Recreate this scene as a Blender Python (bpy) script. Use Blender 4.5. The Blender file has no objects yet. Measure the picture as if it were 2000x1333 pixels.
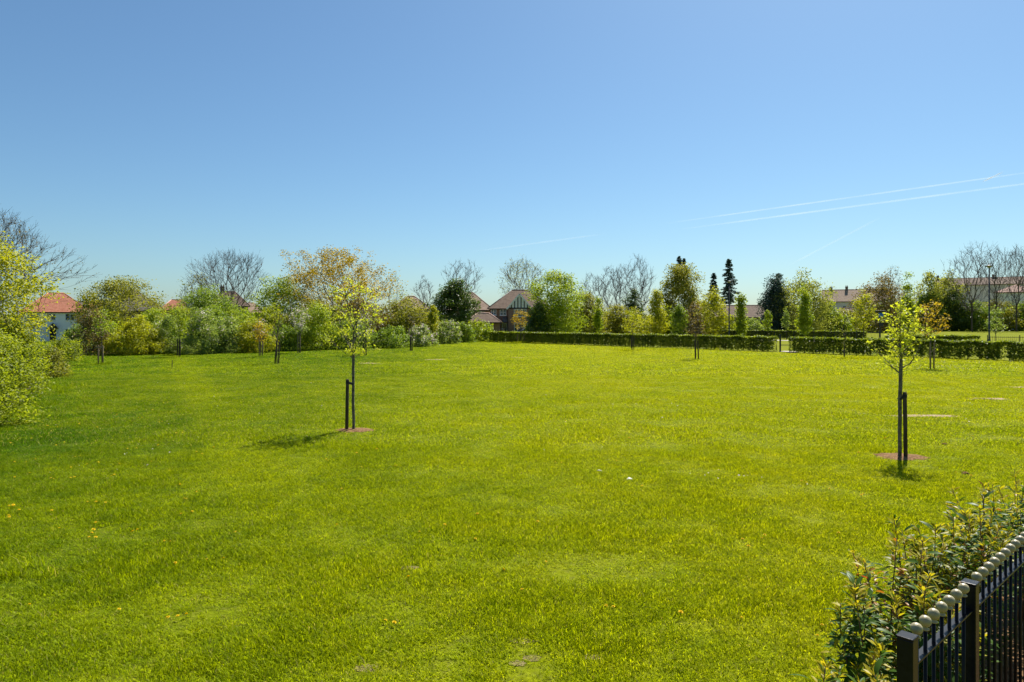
import bpy, math, random
import numpy as np
from mathutils import Vector, Matrix, noise as mnoise

# ---------------------------------------------------------------- camera, light, exposure
SC = bpy.context.scene
COL = SC.collection
CAMH, FPX, HOR = 2.6, 1333.0, 625.0          # eye height (m), focal length and horizon row on a 2000 px wide picture
cam_d = bpy.data.cameras.new('camera'); cam = bpy.data.objects.new('camera', cam_d); COL.objects.link(cam)
cam.location = (0, 0, CAMH); cam.rotation_euler = (math.radians(90), 0, 0)
cam_d.sensor_width = 36; cam_d.lens = 36 * FPX / 2000; cam_d.shift_y = -(666.5 - HOR) / 2000
cam_d.clip_start = 0.1; cam_d.clip_end = 30000
SC.camera = cam
SUN_EL, SUN_AZ = 53.0, 30.0                   # azimuth clockwise from +Y (the view direction) towards +X
w = bpy.data.worlds.new('World'); SC.world = w; w.use_nodes = True
nt = w.node_tree; bg = nt.nodes['Background']
sky = nt.nodes.new('ShaderNodeTexSky'); sky.sky_type = 'NISHITA'; sky.sun_disc = False
sky.sun_elevation = math.radians(SUN_EL); sky.sun_rotation = math.radians(SUN_AZ)
sky.altitude = 0; sky.air_density = 1.0; sky.dust_density = 0.75; sky.ozone_density = 6.0
tint = nt.nodes.new('ShaderNodeMix'); tint.data_type = 'RGBA'; tint.blend_type = 'MULTIPLY'; tint.inputs[0].default_value = 1
tint.inputs[7].default_value = (.85, 1.01, 1, 1)   # the picture's cooler white balance
nt.links.new(sky.outputs[0], tint.inputs[6]); nt.links.new(tint.outputs[2], bg.inputs[0]); bg.inputs[1].default_value = 0.055
sl = bpy.data.lights.new('sun', 'SUN'); sun = bpy.data.objects.new('sun', sl); COL.objects.link(sun)
sl.energy = 4.6; sl.angle = math.radians(0.53); sl.color = (1.0, 0.95, 0.86)
_az, _el = math.radians(SUN_AZ), math.radians(SUN_EL)
SUND = Vector((math.sin(_az) * math.cos(_el), math.cos(_az) * math.cos(_el), math.sin(_el)))
sun.rotation_euler = SUND.to_track_quat('Z', 'Y').to_euler(); sun.location = (0, 0, 40)
SC.view_settings.view_transform = 'Standard'; SC.view_settings.look = 'None'
SC.view_settings.exposure = 1.1; SC.view_settings.gamma = 1.0
SC.render.engine = 'CYCLES'
cy = SC.cycles
cy.use_denoising = True; cy.max_bounces = 6; cy.diffuse_bounces = 3; cy.glossy_bounces = 2
cy.transmission_bounces = 4; cy.transparent_max_bounces = 6; cy.use_adaptive_sampling = True
cy.adaptive_threshold = 0.02; cy.caustics_reflective = False; cy.caustics_refractive = False

# ---------------------------------------------------------------- helpers
def sst(a, b, v):
    t = np.clip((v - a) / (b - a), 0, 1); return t * t * (3 - 2 * t)
def gz(x, y):                                  # the ground falls a metre towards the houses behind the hedgerow
    return float(-1.1 * sst(50, 105, y) * sst(22, 55, -x))
def ax(px, Y): return (px - 1000) / FPX * Y
def az(py, Y): return CAMH - (py - HOR) / FPX * Y
def gp(px, py):
    Y = CAMH * FPX / (py - HOR); return ax(px, Y), Y
def tag(o, label, cat, group=None, kind=None):
    if label: o['label'] = label
    if cat: o['category'] = cat
    if group: o['group'] = group
    if kind: o['kind'] = kind
    return o
def empty(name, loc, label=None, cat=None, rz=0, group=None, kind=None):
    o = bpy.data.objects.new(name, None); COL.objects.link(o)
    o.location = loc; o.rotation_euler = (0, 0, rz); o.empty_display_size = .2
    return tag(o, label, cat, group, kind)
def link(name, me, mat=None, parent=None):
    o = bpy.data.objects.new(name, me); COL.objects.link(o)
    if mat is not None: me.materials.append(mat)
    if parent is not None: o.parent = parent
    return o
def npmesh(name, V, faces, rnd=None, smooth=False):
    """V (n,3); faces: list of int arrays (m,3) or (m,4); rnd: float per face"""
    me = bpy.data.meshes.new(name)
    V = np.asarray(V, np.float32); faces = [np.asarray(f, np.int32) for f in faces if len(f)]
    me.vertices.add(len(V)); me.vertices.foreach_set('co', V.ravel())
    tot = sum(f.size for f in faces); npoly = sum(len(f) for f in faces)
    me.loops.add(tot); me.polygons.add(npoly)
    me.loops.foreach_set('vertex_index', np.concatenate([f.ravel() for f in faces]))
    st = []; s = 0
    for f in faces:
        k = f.shape[1]; st.append(s + np.arange(len(f)) * k); s += f.size
    me.polygons.foreach_set('loop_start', np.concatenate(st).astype(np.int32))
    if smooth: me.polygons.foreach_set('use_smooth', np.ones(npoly, bool))
    me.update(calc_edges=True)
    if rnd is not None:
        a = me.attributes.new('rnd', 'FLOAT', 'FACE'); a.data.foreach_set('value', np.asarray(rnd, np.float32))
    return me
class MB:                                       # collects boxes, prisms and tubes into one mesh
    def __init__(s): s.v = []; s.f = []
    def add(s, vs, fs):
        n = len(s.v); s.v += [tuple(p) for p in vs]; s.f += [tuple(i + n for i in f) for f in fs]
    def box(s, x0, x1, y0, y1, z0, z1):
        s.add([(x0,y0,z0),(x1,y0,z0),(x1,y1,z0),(x0,y1,z0),(x0,y0,z1),(x1,y0,z1),(x1,y1,z1),(x0,y1,z1)],
              [(0,3,2,1),(4,5,6,7),(0,1,5,4),(1,2,6,5),(2,3,7,6),(3,0,4,7)])
    def bar(s, a, b, wd, th):                   # a bar of rectangular section from a to b
        a, b = Vector(a), Vector(b); d = (b - a).normalized()
        u = d.cross(Vector((0, 0, 1)));  u = u.normalized() if u.length > 1e-4 else Vector((1, 0, 0))
        v = u.cross(d).normalized(); u = u * wd / 2; v = v * th / 2
        s.add([a-u-v, a+u-v, a+u+v, a-u+v, b-u-v, b+u-v, b+u+v, b-u+v],
              [(0,3,2,1),(4,5,6,7),(0,1,5,4),(1,2,6,5),(2,3,7,6),(3,0,4,7)])
    def tube(s, pts, rad, k=8, cap=True):
        n0 = len(s.v); m = len(pts); pts = [Vector(p) for p in pts]
        for i, p in enumerate(pts):
            d = (pts[min(i+1, m-1)] - pts[max(i-1, 0)]).normalized()
            u = d.cross(Vector((0.3, 1, 0.05))).normalized(); v = d.cross(u)
            r = rad[i] if hasattr(rad, '__len__') else rad
            for j in range(k):
                a = 2 * math.pi * j / k; s.v.append(tuple(p + u * (r * math.cos(a)) + v * (r * math.sin(a))))
        for i in range(m - 1):
            for j in range(k):
                s.f.append((n0+i*k+j, n0+i*k+(j+1) % k, n0+(i+1)*k+(j+1) % k, n0+(i+1)*k+j))
        if cap:
            s.f.append(tuple(n0 + j for j in range(k - 1, -1, -1))); s.f.append(tuple(n0+(m-1)*k+j for j in range(k)))
    def lathe(s, c, prof, k=12):                # prof: (r, z) from bottom to top about a vertical axis at c
        n0 = len(s.v); m = len(prof)
        for r, z in prof:
            for j in range(k):
                a = 2 * math.pi * j / k; s.v.append((c[0] + r*math.cos(a), c[1] + r*math.sin(a), c[2] + z))
        for i in range(m - 1):
            for j in range(k):
                s.f.append((n0+i*k+j, n0+i*k+(j+1) % k, n0+(i+1)*k+(j+1) % k, n0+(i+1)*k+j))
        s.f.append(tuple(n0 + j for j in range(k - 1, -1, -1))); s.f.append(tuple(n0+(m-1)*k+j for j in range(k)))
    def build(s, name, mat, parent=None, smooth=False, bevel=0):
        me = bpy.data.meshes.new(name); me.from_pydata(s.v, [], s.f); me.update()
        if smooth: me.polygons.foreach_set('use_smooth', np.ones(len(me.polygons), bool))
        o = link(name, me, mat, parent)
        if bevel:
            b = o.modifiers.new('bevel', 'BEVEL'); b.width = bevel; b.segments = 2; b.limit_method = 'ANGLE'
        return o

# ---------------------------------------------------------------- materials
def newmat(name):
    m = bpy.data.materials.new(name); m.use_nodes = True
    t = m.node_tree; return m, t, t.nodes, t.links, t.nodes['Principled BSDF'], t.nodes['Material Output']
def ramp2(N, L, fac, c1, c2, p1=0.0, p2=1.0):
    r = N.new('ShaderNodeValToRGB'); e = r.color_ramp.elements
    e[0].position = p1; e[0].color = (*c1, 1); e[1].position = p2; e[1].color = (*c2, 1)
    L.new(fac, r.inputs[0]); return r.outputs[0]
def noise_tex(N, L, scale, detail=3, coord=None, rough=.55):
    n = N.new('ShaderNodeTexNoise'); n.inputs['Scale'].default_value = scale; n.inputs['Detail'].default_value = detail
    n.inputs['Roughness'].default_value = rough
    if coord is not None: L.new(coord, n.inputs['Vector'])
    return n.outputs['Fac']
def mixc(N, L, fac, a, b, mode='MIX'):
    m = N.new('ShaderNodeMix'); m.data_type = 'RGBA'; m.blend_type = mode
    for val, i in ((fac, 0), (a, 6), (b, 7)):
        if hasattr(val, 'is_linked'): L.new(val, m.inputs[i])
        else: m.inputs[i].default_value = val if i == 0 else (*val, 1)
    return m.outputs[2]
def plain(name, c1, c2, scale=6, rough=.7, bump=.0, spec=.3, metal=0, obj=True, stretch=None):
    m, t, N, L, B, O = newmat(name)
    tc = N.new('ShaderNodeTexCoord'); co = tc.outputs['Object']
    if stretch:
        mp = N.new('ShaderNodeMapping'); mp.inputs['Scale'].default_value = stretch; L.new(co, mp.inputs[0]); co = mp.outputs[0]
    f = noise_tex(N, L, scale, 5, co)
    L.new(ramp2(N, L, f, c1, c2, .3, .7), B.inputs['Base Color'])
    B.inputs['Roughness'].default_value = rough; B.inputs['Specular IOR Level'].default_value = spec; B.inputs['Metallic'].default_value = metal
    if bump:
        b = N.new('ShaderNodeBump'); b.inputs['Strength'].default_value = bump; b.inputs['Distance'].default_value = .02
        L.new(noise_tex(N, L, scale * 4, 4, co), b.inputs['Height']); L.new(b.outputs[0], B.inputs['Normal'])
    return m
def leafmat(name, c1, c2, trans=.45, rough=.5, spec=.3, tmul=(1.25, 1.2, .6)):
    """two-tone leaf: a soft gloss over diffuse, with light passing through"""
    m, t, N, L, B, O = newmat(name)
    at = N.new('ShaderNodeAttribute'); at.attribute_name = 'rnd'
    g = N.new('ShaderNodeNewGeometry')
    nf = noise_tex(N, L, .9, 2, g.outputs['Position'])
    mx = N.new('ShaderNodeMath'); mx.operation = 'MULTIPLY_ADD'; L.new(nf, mx.inputs[0]); mx.inputs[1].default_value = 1.9
    sb = N.new('ShaderNodeMath'); sb.operation = 'MULTIPLY_ADD'; L.new(at.outputs['Fac'], sb.inputs[0]); sb.inputs[1].default_value = .5; sb.inputs[2].default_value = -.70
    L.new(sb.outputs[0], mx.inputs[2])
    c = ramp2(N, L, mx.outputs[0], c1, c2, 0, 1)
    L.new(c, B.inputs['Base Color']); B.inputs['Roughness'].default_value = rough; B.inputs['Specular IOR Level'].default_value = spec
    tr = N.new('ShaderNodeBsdfTranslucent'); L.new(mixc(N, L, 1.0, c, tmul, 'MULTIPLY'), tr.inputs[0])
    ms = N.new('ShaderNodeMixShader'); ms.inputs[0].default_value = trans
    L.new(B.outputs[0], ms.inputs[1]); L.new(tr.outputs[0], ms.inputs[2]); L.new(ms.outputs[0], O.inputs[0])
    return m
def grass_colour(N, L):
    """large and small patches of lush, yellowish and dry turf, from the place on the ground"""
    g = N.new('ShaderNodeNewGeometry'); P = g.outputs['Position']
    big = noise_tex(N, L, .10, 3, P); mid = noise_tex(N, L, .55, 4, P, .65); sm = noise_tex(N, L, 3.2, 3, P)
    sx = N.new('ShaderNodeSeparateXYZ'); L.new(P, sx.inputs[0])
    # greener west, yellower east: lusher turf plus the sunward tint painted into the colour
    mr = N.new('ShaderNodeMapRange'); mr.inputs[1].default_value = -10; mr.inputs[2].default_value = 3; L.new(sx.outputs[0], mr.inputs[0])
    mr.inputs[3].default_value = -.17; mr.inputs[4].default_value = .21
    bh = N.new('ShaderNodeMath'); bh.operation = 'MULTIPLY_ADD'; bh.inputs[1].default_value = .55; bh.inputs[2].default_value = .225; L.new(big, bh.inputs[0])
    a = N.new('ShaderNodeMath'); a.operation = 'ADD'; L.new(bh.outputs[0], a.inputs[0]); L.new(mr.outputs[0], a.inputs[1])
    # a straight mowing line: a paler strip, with the lusher uncut side west of it
    mv = N.new('ShaderNodeVectorMath'); mv.operation = 'DOT_PRODUCT'; L.new(P, mv.inputs[0]); mv.inputs[1].default_value = (.881, .473, 0)
    ms_ = N.new('ShaderNodeMapRange'); ms_.interpolation_type = 'SMOOTHSTEP'; L.new(mv.outputs['Value'], ms_.inputs[0]); ms_.inputs[1].default_value = .8; ms_.inputs[2].default_value = 1.4; ms_.inputs[3].default_value = 0; ms_.inputs[4].default_value = .10
    me_ = N.new('ShaderNodeMapRange'); me_.interpolation_type = 'SMOOTHSTEP'; L.new(mv.outputs['Value'], me_.inputs[0]); me_.inputs[1].default_value = 1.9; me_.inputs[2].default_value = 3.0; me_.inputs[3].default_value = -.04; me_.inputs[4].default_value = -.11
    mq = N.new('ShaderNodeMath'); mq.operation = 'ADD'; L.new(ms_.outputs[0], mq.inputs[0]); L.new(me_.outputs[0], mq.inputs[1])
    a2 = N.new('ShaderNodeMath'); a2.operation = 'ADD'; L.new(a.outputs[0], a2.inputs[0]); L.new(mq.outputs[0], a2.inputs[1]); a = a2
    b = N.new('ShaderNodeMath'); b.operation = 'MULTIPLY_ADD'; L.new(mid, b.inputs[0]); b.inputs[1].default_value = .55; L.new(a.outputs[0], b.inputs[2])
    c = N.new('ShaderNodeMath'); c.operation = 'MULTIPLY_ADD'; L.new(sm, c.inputs[0]); c.inputs[1].default_value = .35; L.new(b.outputs[0], c.inputs[2])
    r = N.new('ShaderNodeValToRGB'); e = r.color_ramp.elements
    e[0].position = .41; e[0].color = (.075, .155, .003, 1); e[1].position = .95; e[1].color = (.40, .41, .006, 1)
    x = e.new(.68); x.color = (.275, .335, .003, 1)
    dv = N.new('ShaderNodeMath'); dv.operation = 'DIVIDE'; dv.inputs[1].default_value = 1.5; L.new(c.outputs[0], dv.inputs[0])
    L.new(dv.outputs[0], r.inputs[0]); return r.outputs[0], P
def grass_mat(name, blade):
    m, t, N, L, B, O = newmat(name)
    c, P = grass_colour(N, L)
    if blade:
        at = N.new('ShaderNodeAttribute'); at.attribute_name = 'rnd'
        dry = ramp2(N, L, at.outputs['Fac'], (0, 0, 0), (1, 1, 1), .955, .965)
        v = ramp2(N, L, at.outputs['Fac'], (.34, .42, .4), (1.6, 1.55, 1.3), 0, .95)
        c = mixc(N, L, 1.0, c, v, 'MULTIPLY'); c = mixc(N, L, dry, c, (.42, .38, .11))
        B.inputs['Roughness'].default_value = .45; B.inputs['Specular IOR Level'].default_value = .035
        L.new(c, B.inputs['Base Color'])
        tr = N.new('ShaderNodeBsdfTranslucent'); L.new(mixc(N, L, 1.0, c, (1.35, 1.25, .6), 'MULTIPLY'), tr.inputs[0])
        ms = N.new('ShaderNodeMixShader'); ms.inputs[0].default_value = .5
        L.new(B.outputs[0], ms.inputs[1]); L.new(tr.outputs[0], ms.inputs[2]); L.new(ms.outputs[0], O.inputs[0])
    else:
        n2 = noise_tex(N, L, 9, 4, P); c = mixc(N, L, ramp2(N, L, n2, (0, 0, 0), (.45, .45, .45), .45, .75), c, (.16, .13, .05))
        c = mixc(N, L, 1.0, c, (.45, .45, .5), 'MULTIPLY')  # soil and thatch tone, deepened to paint shade into the gaps between tufts
        L.new(c, B.inputs['Base Color']); B.inputs['Roughness'].default_value = .95; B.inputs['Specular IOR Level'].default_value = .05
        b = N.new('ShaderNodeBump'); b.inputs['Strength'].default_value = .7; b.inputs['Distance'].default_value = .05
        L.new(noise_tex(N, L, 14, 4, P), b.inputs['Height']); L.new(b.outputs[0], B.inputs['Normal'])
    return m
M = {}
M['ground'] = grass_mat('turf', False); M['blade'] = grass_mat('grass_blade', True)
M['bark'] = plain('bark', (.055, .042, .03), (.15, .125, .095), 8, .9, .5, .1, stretch=(1, 1, .25))
M['twig'] = plain('twig', (.06, .048, .042), (.15, .125, .11), 3, .85, 0, .15)
M['greytwig'] = plain('grey_twig', (.10, .09, .08), (.22, .20, .18), 3, .85, 0, .15)
M['limebark'] = plain('lime_bark', (.05, .045, .035), (.20, .18, .14), 14, .9, .5, .1)
M['twigbrown'] = plain('stem_brown', (.09, .045, .025), (.16, .085, .05), 8, .7)
M['stake'] = plain('stake_wood', (.035, .028, .018), (.10, .08, .05), 5, .85, .4, .15, stretch=(4, 4, .6))
M['palestake'] = plain('pale_stake_wood', (.16, .11, .06), (.32, .24, .15), 5, .8, .3, .15, stretch=(4, 4, .6))
M['rubber'] = plain('black_rubber', (.012, .012, .012), (.03, .03, .03), 8, .6)
M['soil'] = plain('bark_mulch', (.10, .055, .026), (.29, .175, .085), 22, .95, 1.0, .05)
M['earth'] = plain('trodden_earth', (.13, .11, .04), (.21, .175, .075), 14, .95, .7, .05)
M['sand'] = plain('bare_earth', (.24, .17, .11), (.40, .30, .21), 9, .95, .7, .05)
M['black'] = plain('black_gloss_paint', (.005, .005, .006), (.011, .011, .013), 30, .32, .05, .15)
M['cream'] = plain('cream_paint', (.21, .18, .09), (.36, .31, .18), 24, .35, .15, .45)
M['darkmetal'] = plain('dark_metal', (.012, .014, .016), (.03, .033, .036), 10, .45, 0, .4)
M['white'] = plain('white_paint', (.70, .70, .68), (.82, .82, .80), 4, .5)
M['render'] = plain('white_render', (.88, .82, .77), (.93, .88, .83), 1.2, .9, .2, .1)
M['grender'] = plain('pale_render', (.66, .58, .53), (.78, .70, .64), 1.2, .9, .2, .1)
M['timber'] = plain('black_timber', (.015, .013, .012), (.04, .035, .03), 6, .7)
M['glass'] = plain('window_glass', (.03, .04, .05), (.06, .08, .10), 1, .06, 0, .8)
M['blue'] = plain('blue_panel', (.01, .10, .42), (.02, .16, .55), 3, .4, 0, .4)
M['carpaint'] = plain('grey_car_paint', (.05, .055, .06), (.07, .075, .08), 2, .25, 0, .6, .4)
M['stone'] = plain('stone', (.28, .25, .21), (.5, .46, .4), 12, .9, .4)
M['paper'] = plain('white_paper', (.6, .6, .58), (.8, .8, .78), 9, .7)
M['yellow'] = plain('dandelion_yellow', (.85, .60, .006), (.92, .72, .01), 30, .7)
M['petal'] = leafmat('blossom', (.62, .50, .47), (.80, .72, .68), .3, .6, .1, (1, 1, 1))
M['gravel'] = plain('path_gravel', (.30, .27, .23), (.46, .42, .37), 3, .95, .4, .05)
def brickmat(name, c1, c2, mortar, sc=1.0):
    m, t, N, L, B, O = newmat(name); tc = N.new('ShaderNodeTexCoord')
    sp = N.new('ShaderNodeSeparateXYZ'); L.new(tc.outputs['Object'], sp.inputs[0])
    ad = N.new('ShaderNodeMath'); ad.operation = 'ADD'; L.new(sp.outputs[0], ad.inputs[0]); L.new(sp.outputs[1], ad.inputs[1])
    cb = N.new('ShaderNodeCombineXYZ'); L.new(ad.outputs[0], cb.inputs[0]); L.new(sp.outputs[2], cb.inputs[1])
    b = N.new('ShaderNodeTexBrick'); L.new(cb.outputs[0], b.inputs[0]); b.inputs['Scale'].default_value = sc
    b.inputs['Brick Width'].default_value = .225; b.inputs['Row Height'].default_value = .075; b.inputs['Mortar Size'].default_value = .008
    b.inputs['Color1'].default_value = (*c1, 1); b.inputs['Color2'].default_value = (*c2, 1); b.inputs['Mortar'].default_value = (*mortar, 1)
    L.new(b.outputs[0], B.inputs['Base Color']); B.inputs['Roughness'].default_value = .9; return m
M['brick'] = brickmat('red_brick', (.24, .115, .07), (.17, .08, .05), (.34, .30, .25))
M['brownbrick'] = brickmat('brown_brick', (.17, .10, .065), (.11, .065, .045), (.28, .25, .2))
def tilemat(name, c1, c2): return plain(name, c1, c2, 2.5, .8, .3, .2)
M['redtile'] = tilemat('red_roof_tile', (.33, .115, .065), (.46, .20, .125))
M['greytile'] = tilemat('grey_roof_tile', (.10, .085, .08), (.17, .15, .14))
M['browntile'] = tilemat('brown_roof_tile', (.13, .085, .06), (.21, .145, .105))
M['tantile'] = tilemat('tan_roof_tile', (.27, .185, .125), (.40, .29, .21))
M['pinktile'] = tilemat('pink_ridge_tile', (.36, .22, .17), (.46, .31, .25))
# foliage kinds
LM = {
 'yellowgreen': leafmat('leaf_yellow_green', (.25, .28, .010), (.44, .44, .016), .5),
 'bright':  leafmat('leaf_bright_green', (.17, .26, .012), (.36, .42, .022), .5),
 'mid':     leafmat('leaf_mid_green', (.105, .185, .016), (.25, .33, .03), .52),
 'olive':   leafmat('leaf_olive', (.145, .16, .02), (.32, .32, .035), .5),
 'dark':    leafmat('leaf_dark_green', (.04, .08, .014), (.13, .19, .028), .4, .4, .4),
 'bronze':  leafmat('leaf_bronze', (.24, .19, .012), (.48, .36, .02), .5, tmul=(1.2, 1.1, .5)),
 'brown':   leafmat('leaf_brown_bud', (.12, .10, .03), (.24, .20, .055), .4, tmul=(1.2, 1.05, .6)),
 'pale':    leafmat('leaf_pale_green', (.17, .25, .04), (.33, .41, .085), .5, tmul=(1.15, 1.1, .7)),
 'bluegreen': leafmat('needle_blue_green', (.03, .062, .046), (.09, .135, .10), .3, .5, .25, (1, 1, .9)),
 'hedge':   leafmat('leaf_hedge', (.07, .11, .012), (.31, .37, .03), .48, .42, .35),
 'orange':  leafmat('leaf_orange', (.36, .24, .012), (.55, .42, .03), .5, tmul=(1.15, 1.05, .6)),
 'thicket': leafmat('leaf_thicket', (.14, .19, .010), (.34, .39, .018), .54),
 'lime':    leafmat('leaf_lime', (.36, .40, .02), (.58, .60, .05), .55, tmul=(1.1, 1.1, .6)),
 'laurel':  leafmat('leaf_laurel', (.03, .075, .010), (.08, .15, .018), .38, .42, .12),
 'young':   leafmat('leaf_young', (.28, .28, .012), (.46, .38, .02), .48, .45, .2),
 'goldleaf': leafmat('leaf_gold', (.12, .15, .008), (.31, .30, .012), .48, .45, .2),
 'rust':    leafmat('leaf_rust', (.26, .11, .012), (.42, .20, .02), .45, .4, .3, (1.2, 1, .6)),
 'red':     leafmat('leaf_red', (.7, .02, .01), (.8, .03, .015), .4, .4, .3, (1.1, 1, 1)),
 'willow':  leafmat('leaf_willow', (.19, .22, .04), (.36, .38, .08), .5),
}

# ---------------------------------------------------------------- ground
def grid(name, xs, ys, zf, mat, **kw):
    X, Y = np.meshgrid(xs, ys); Z = np.vectorize(zf)(X, Y)
    V = np.stack([X, Y, Z], -1).reshape(-1, 3); nx, ny = len(xs), len(ys)
    i = (np.arange(ny - 1)[:, None] * nx + np.arange(nx - 1)[None]).ravel()
    return link(name, npmesh(name, V, [np.stack([i, i + 1, i + nx + 1, i + nx], 1)], smooth=True), mat)
xs = np.concatenate([[-6000, -2500, -1000, -500, -280], np.arange(-180, 181, 2), [280, 500, 1000, 2500, 6000]])
ys = np.concatenate([[-2000, -500, -120, -40], np.arange(-20, 241, 2), [300, 420, 700, 1500, 3500, 8000]])
def undul(x, y):
    return gz(x, y) + .035 * mnoise.noise(Vector((x * .12, y * .12, 3))) * (1 if abs(x) < 200 and 0 < y < 200 else 0)
g = grid('ground', xs, ys, undul, M['ground']); tag(g, 'wide lawn and land running out to the horizon', None, kind='structure')
_GX, _GY = xs.astype(float), ys.astype(float); _GZ = np.array([v.co.z for v in g.data.vertices]).reshape(len(ys), len(xs))
def uzv(x, y):                                  # height of the ground sheet itself
    x, y = np.asarray(x, float), np.asarray(y, float); i = np.clip(np.searchsorted(_GX, x) - 1, 0, len(_GX) - 2); j = np.clip(np.searchsorted(_GY, y) - 1, 0, len(_GY) - 2)
    u, v = (x - _GX[i]) / (_GX[i+1] - _GX[i]), (y - _GY[j]) / (_GY[j+1] - _GY[j])
    return _GZ[j, i]*(1-u)*(1-v) + _GZ[j, i+1]*u*(1-v) + _GZ[j+1, i]*(1-u)*v + _GZ[j+1, i+1]*u*v
def uz(x, y): return float(uzv(x, y))

# ---------------------------------------------------------------- grass blades
rs = np.random.RandomState(5)
def clump(name, n, R, h0, h1, wd, lean0, seed):
    r = np.random.RandomState(seed)
    a = r.rand(n) * 6.283; d = R * np.sqrt(r.rand(n)); bx, by = d*np.cos(a), d*np.sin(a)
    h = h0 + (h1 - h0) * r.rand(n) ** 1.4; la = r.rand(n) * 6.283; lean = h * (lean0 + 1.3 * r.rand(n))
    lx, ly = np.cos(la), np.sin(la); sa = la + 1.57 + r.normal(0, .5, n); wx, wy = np.cos(sa)*wd/2, np.sin(sa)*wd/2
    z0 = np.zeros(n) - .01
    P = lambda x, y, z: np.stack([x, y, z], 1)
    v = np.stack([P(bx-wx, by-wy, z0), P(bx+wx, by+wy, z0), P(bx+lx*lean*.35+wx*.85, by+ly*lean*.35+wy*.85, h*.62),
                  P(bx+lx*lean*.35-wx*.85, by+ly*lean*.35-wy*.85, h*.62), P(bx+lx*lean, by+ly*lean, h)], 1).reshape(-1, 3)
    i = np.arange(n) * 5; q = np.stack([i, i+1, i+2, i+3], 1); t = np.stack([i+3, i+2, i+4], 1)
    rn = r.rand(n); me = npmesh(name, v, [q, t], np.concatenate([rn, rn])); me.materials.append(M['blade']); return me
gcol = bpy.data.collections.new('grass_sources')
def srcs(prefix, k, *a):
    for i in range(k):
        gcol.objects.link(bpy.data.objects.new('%s_%d' % (prefix, i), clump(prefix, *a, seed=i * 7 + len(prefix))))
srcs('a_near', 5, 85, .15, .012, .042, .0055, .65)
srcs('b_mid', 4, 105, .28, .013, .040, .0095, .9)
srcs('c_far', 4, 120, .62, .016, .042, .021, 1.2)
srcs('d_tall', 4, 60, .20, .10, .30, .010, .2)
BX = np.array([-70, -30, -17.5, -2, 0, 20.8, 31.7, 60]); BY = np.array([52, 50, 61, 86, 79.5, 54, 42.8, 14])
def lawn_ok(x, y): return y < np.interp(x, BX, BY) + .3
pts, idx, rot, scl = [], [], [], []
def scatter(y0, y1, dens, i0, k, smin, smax):
    n = int(dens * 1.0 * 2 * .5 * (y1 ** 2 - y0 ** 2))
    y = np.sqrt(y0 ** 2 + rs.rand(n) * (y1 ** 2 - y0 ** 2)); x = (rs.rand(n) * 2 - 1) * 1.0 * y
    ok = lawn_ok(x, y); x, y = x[ok], y[ok]
    # bare soil where beds, worn patches and mulch rings lie
    keep = np.ones(len(x), bool)
    for (cx, cy, rx, ry) in BARE:
        keep &= (((x - cx) / rx) ** 2 + ((y - cy) / ry) ** 2 > 1 + .5 * (rs.rand(len(x)) - .5)) | (rs.rand(len(x)) < (.6 if rx < .3 else (.08 if ry < .31 else .35) if rx > .55 else .04))
    # the planting bed below the railing
    u = (x - 1.43) * .746 + (y - 3.32) * .665; v = -(x - 1.43) * .665 + (y - 3.32) * .746
    keep &= ~((u > -.5) & (v < .3 + .1 * rs.rand(len(x))))
    x, y = x[keep], y[keep]
    tuft = np.array([mnoise.noise(Vector((a * .9, b * .9, 0))) + .5 * mnoise.noise(Vector((a * 2.7, b * 2.7, 5))) + .7 * mnoise.noise(Vector((a * 6.5, b * 6.5, 7))) for a, b in zip(x, y)])
    thin = rs.rand(len(x)) < np.clip(1.15 + tuft * 1.0, .35, 1); x, y, tuft = x[thin], y[thin], tuft[thin]
    z = uzv(x, y)
    pts.append(np.stack([x, y, z], 1)); idx.append(rs.randint(i0, i0 + k, len(x))); rot.append(rs.rand(len(x)) * 6.283)
    s = (smin + (smax - smin) * rs.rand(len(x))); scl.append(np.stack([s, s, s * np.clip(1.0 + .9 * tuft, .4, 2.2)], 1))
MULCH = [gp(690, 841) + (.47, .31), gp(1758, 892) + (.53, .34)]
PADS = [(gp(1812, 813), .95, .22), (gp(1925, 780), .75, .28), (gp(1990, 757), .8, .3), (gp(717, 710), .8, .45), (gp(848, 703), .85, .5), (gp(1010, 699), .6, .35)]
WORN = [(gp(715, 1308), .16, .12), (gp(1020, 1255), .2, .1), (gp(1040, 1290), .13, .1), (gp(1160, 1288), .14, .09), (gp(1010, 1300), .12, .08), (gp(800, 1110), .2, .12)]
BARE = [(m[0], m[1], m[2], m[3]) for m in MULCH] + [(p[0], p[1], a * .95, b * .95) for p, a, b in PADS] + [(p[0], p[1], a, b) for p, a, b in WORN]
scatter(3.6, 14, 130, 0, 5, .8, 1.25)
scatter(14, 32, 34, 5, 4, .85, 1.3)
scatter(32, 92, 6.5, 9, 4, .9, 1.4)
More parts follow.
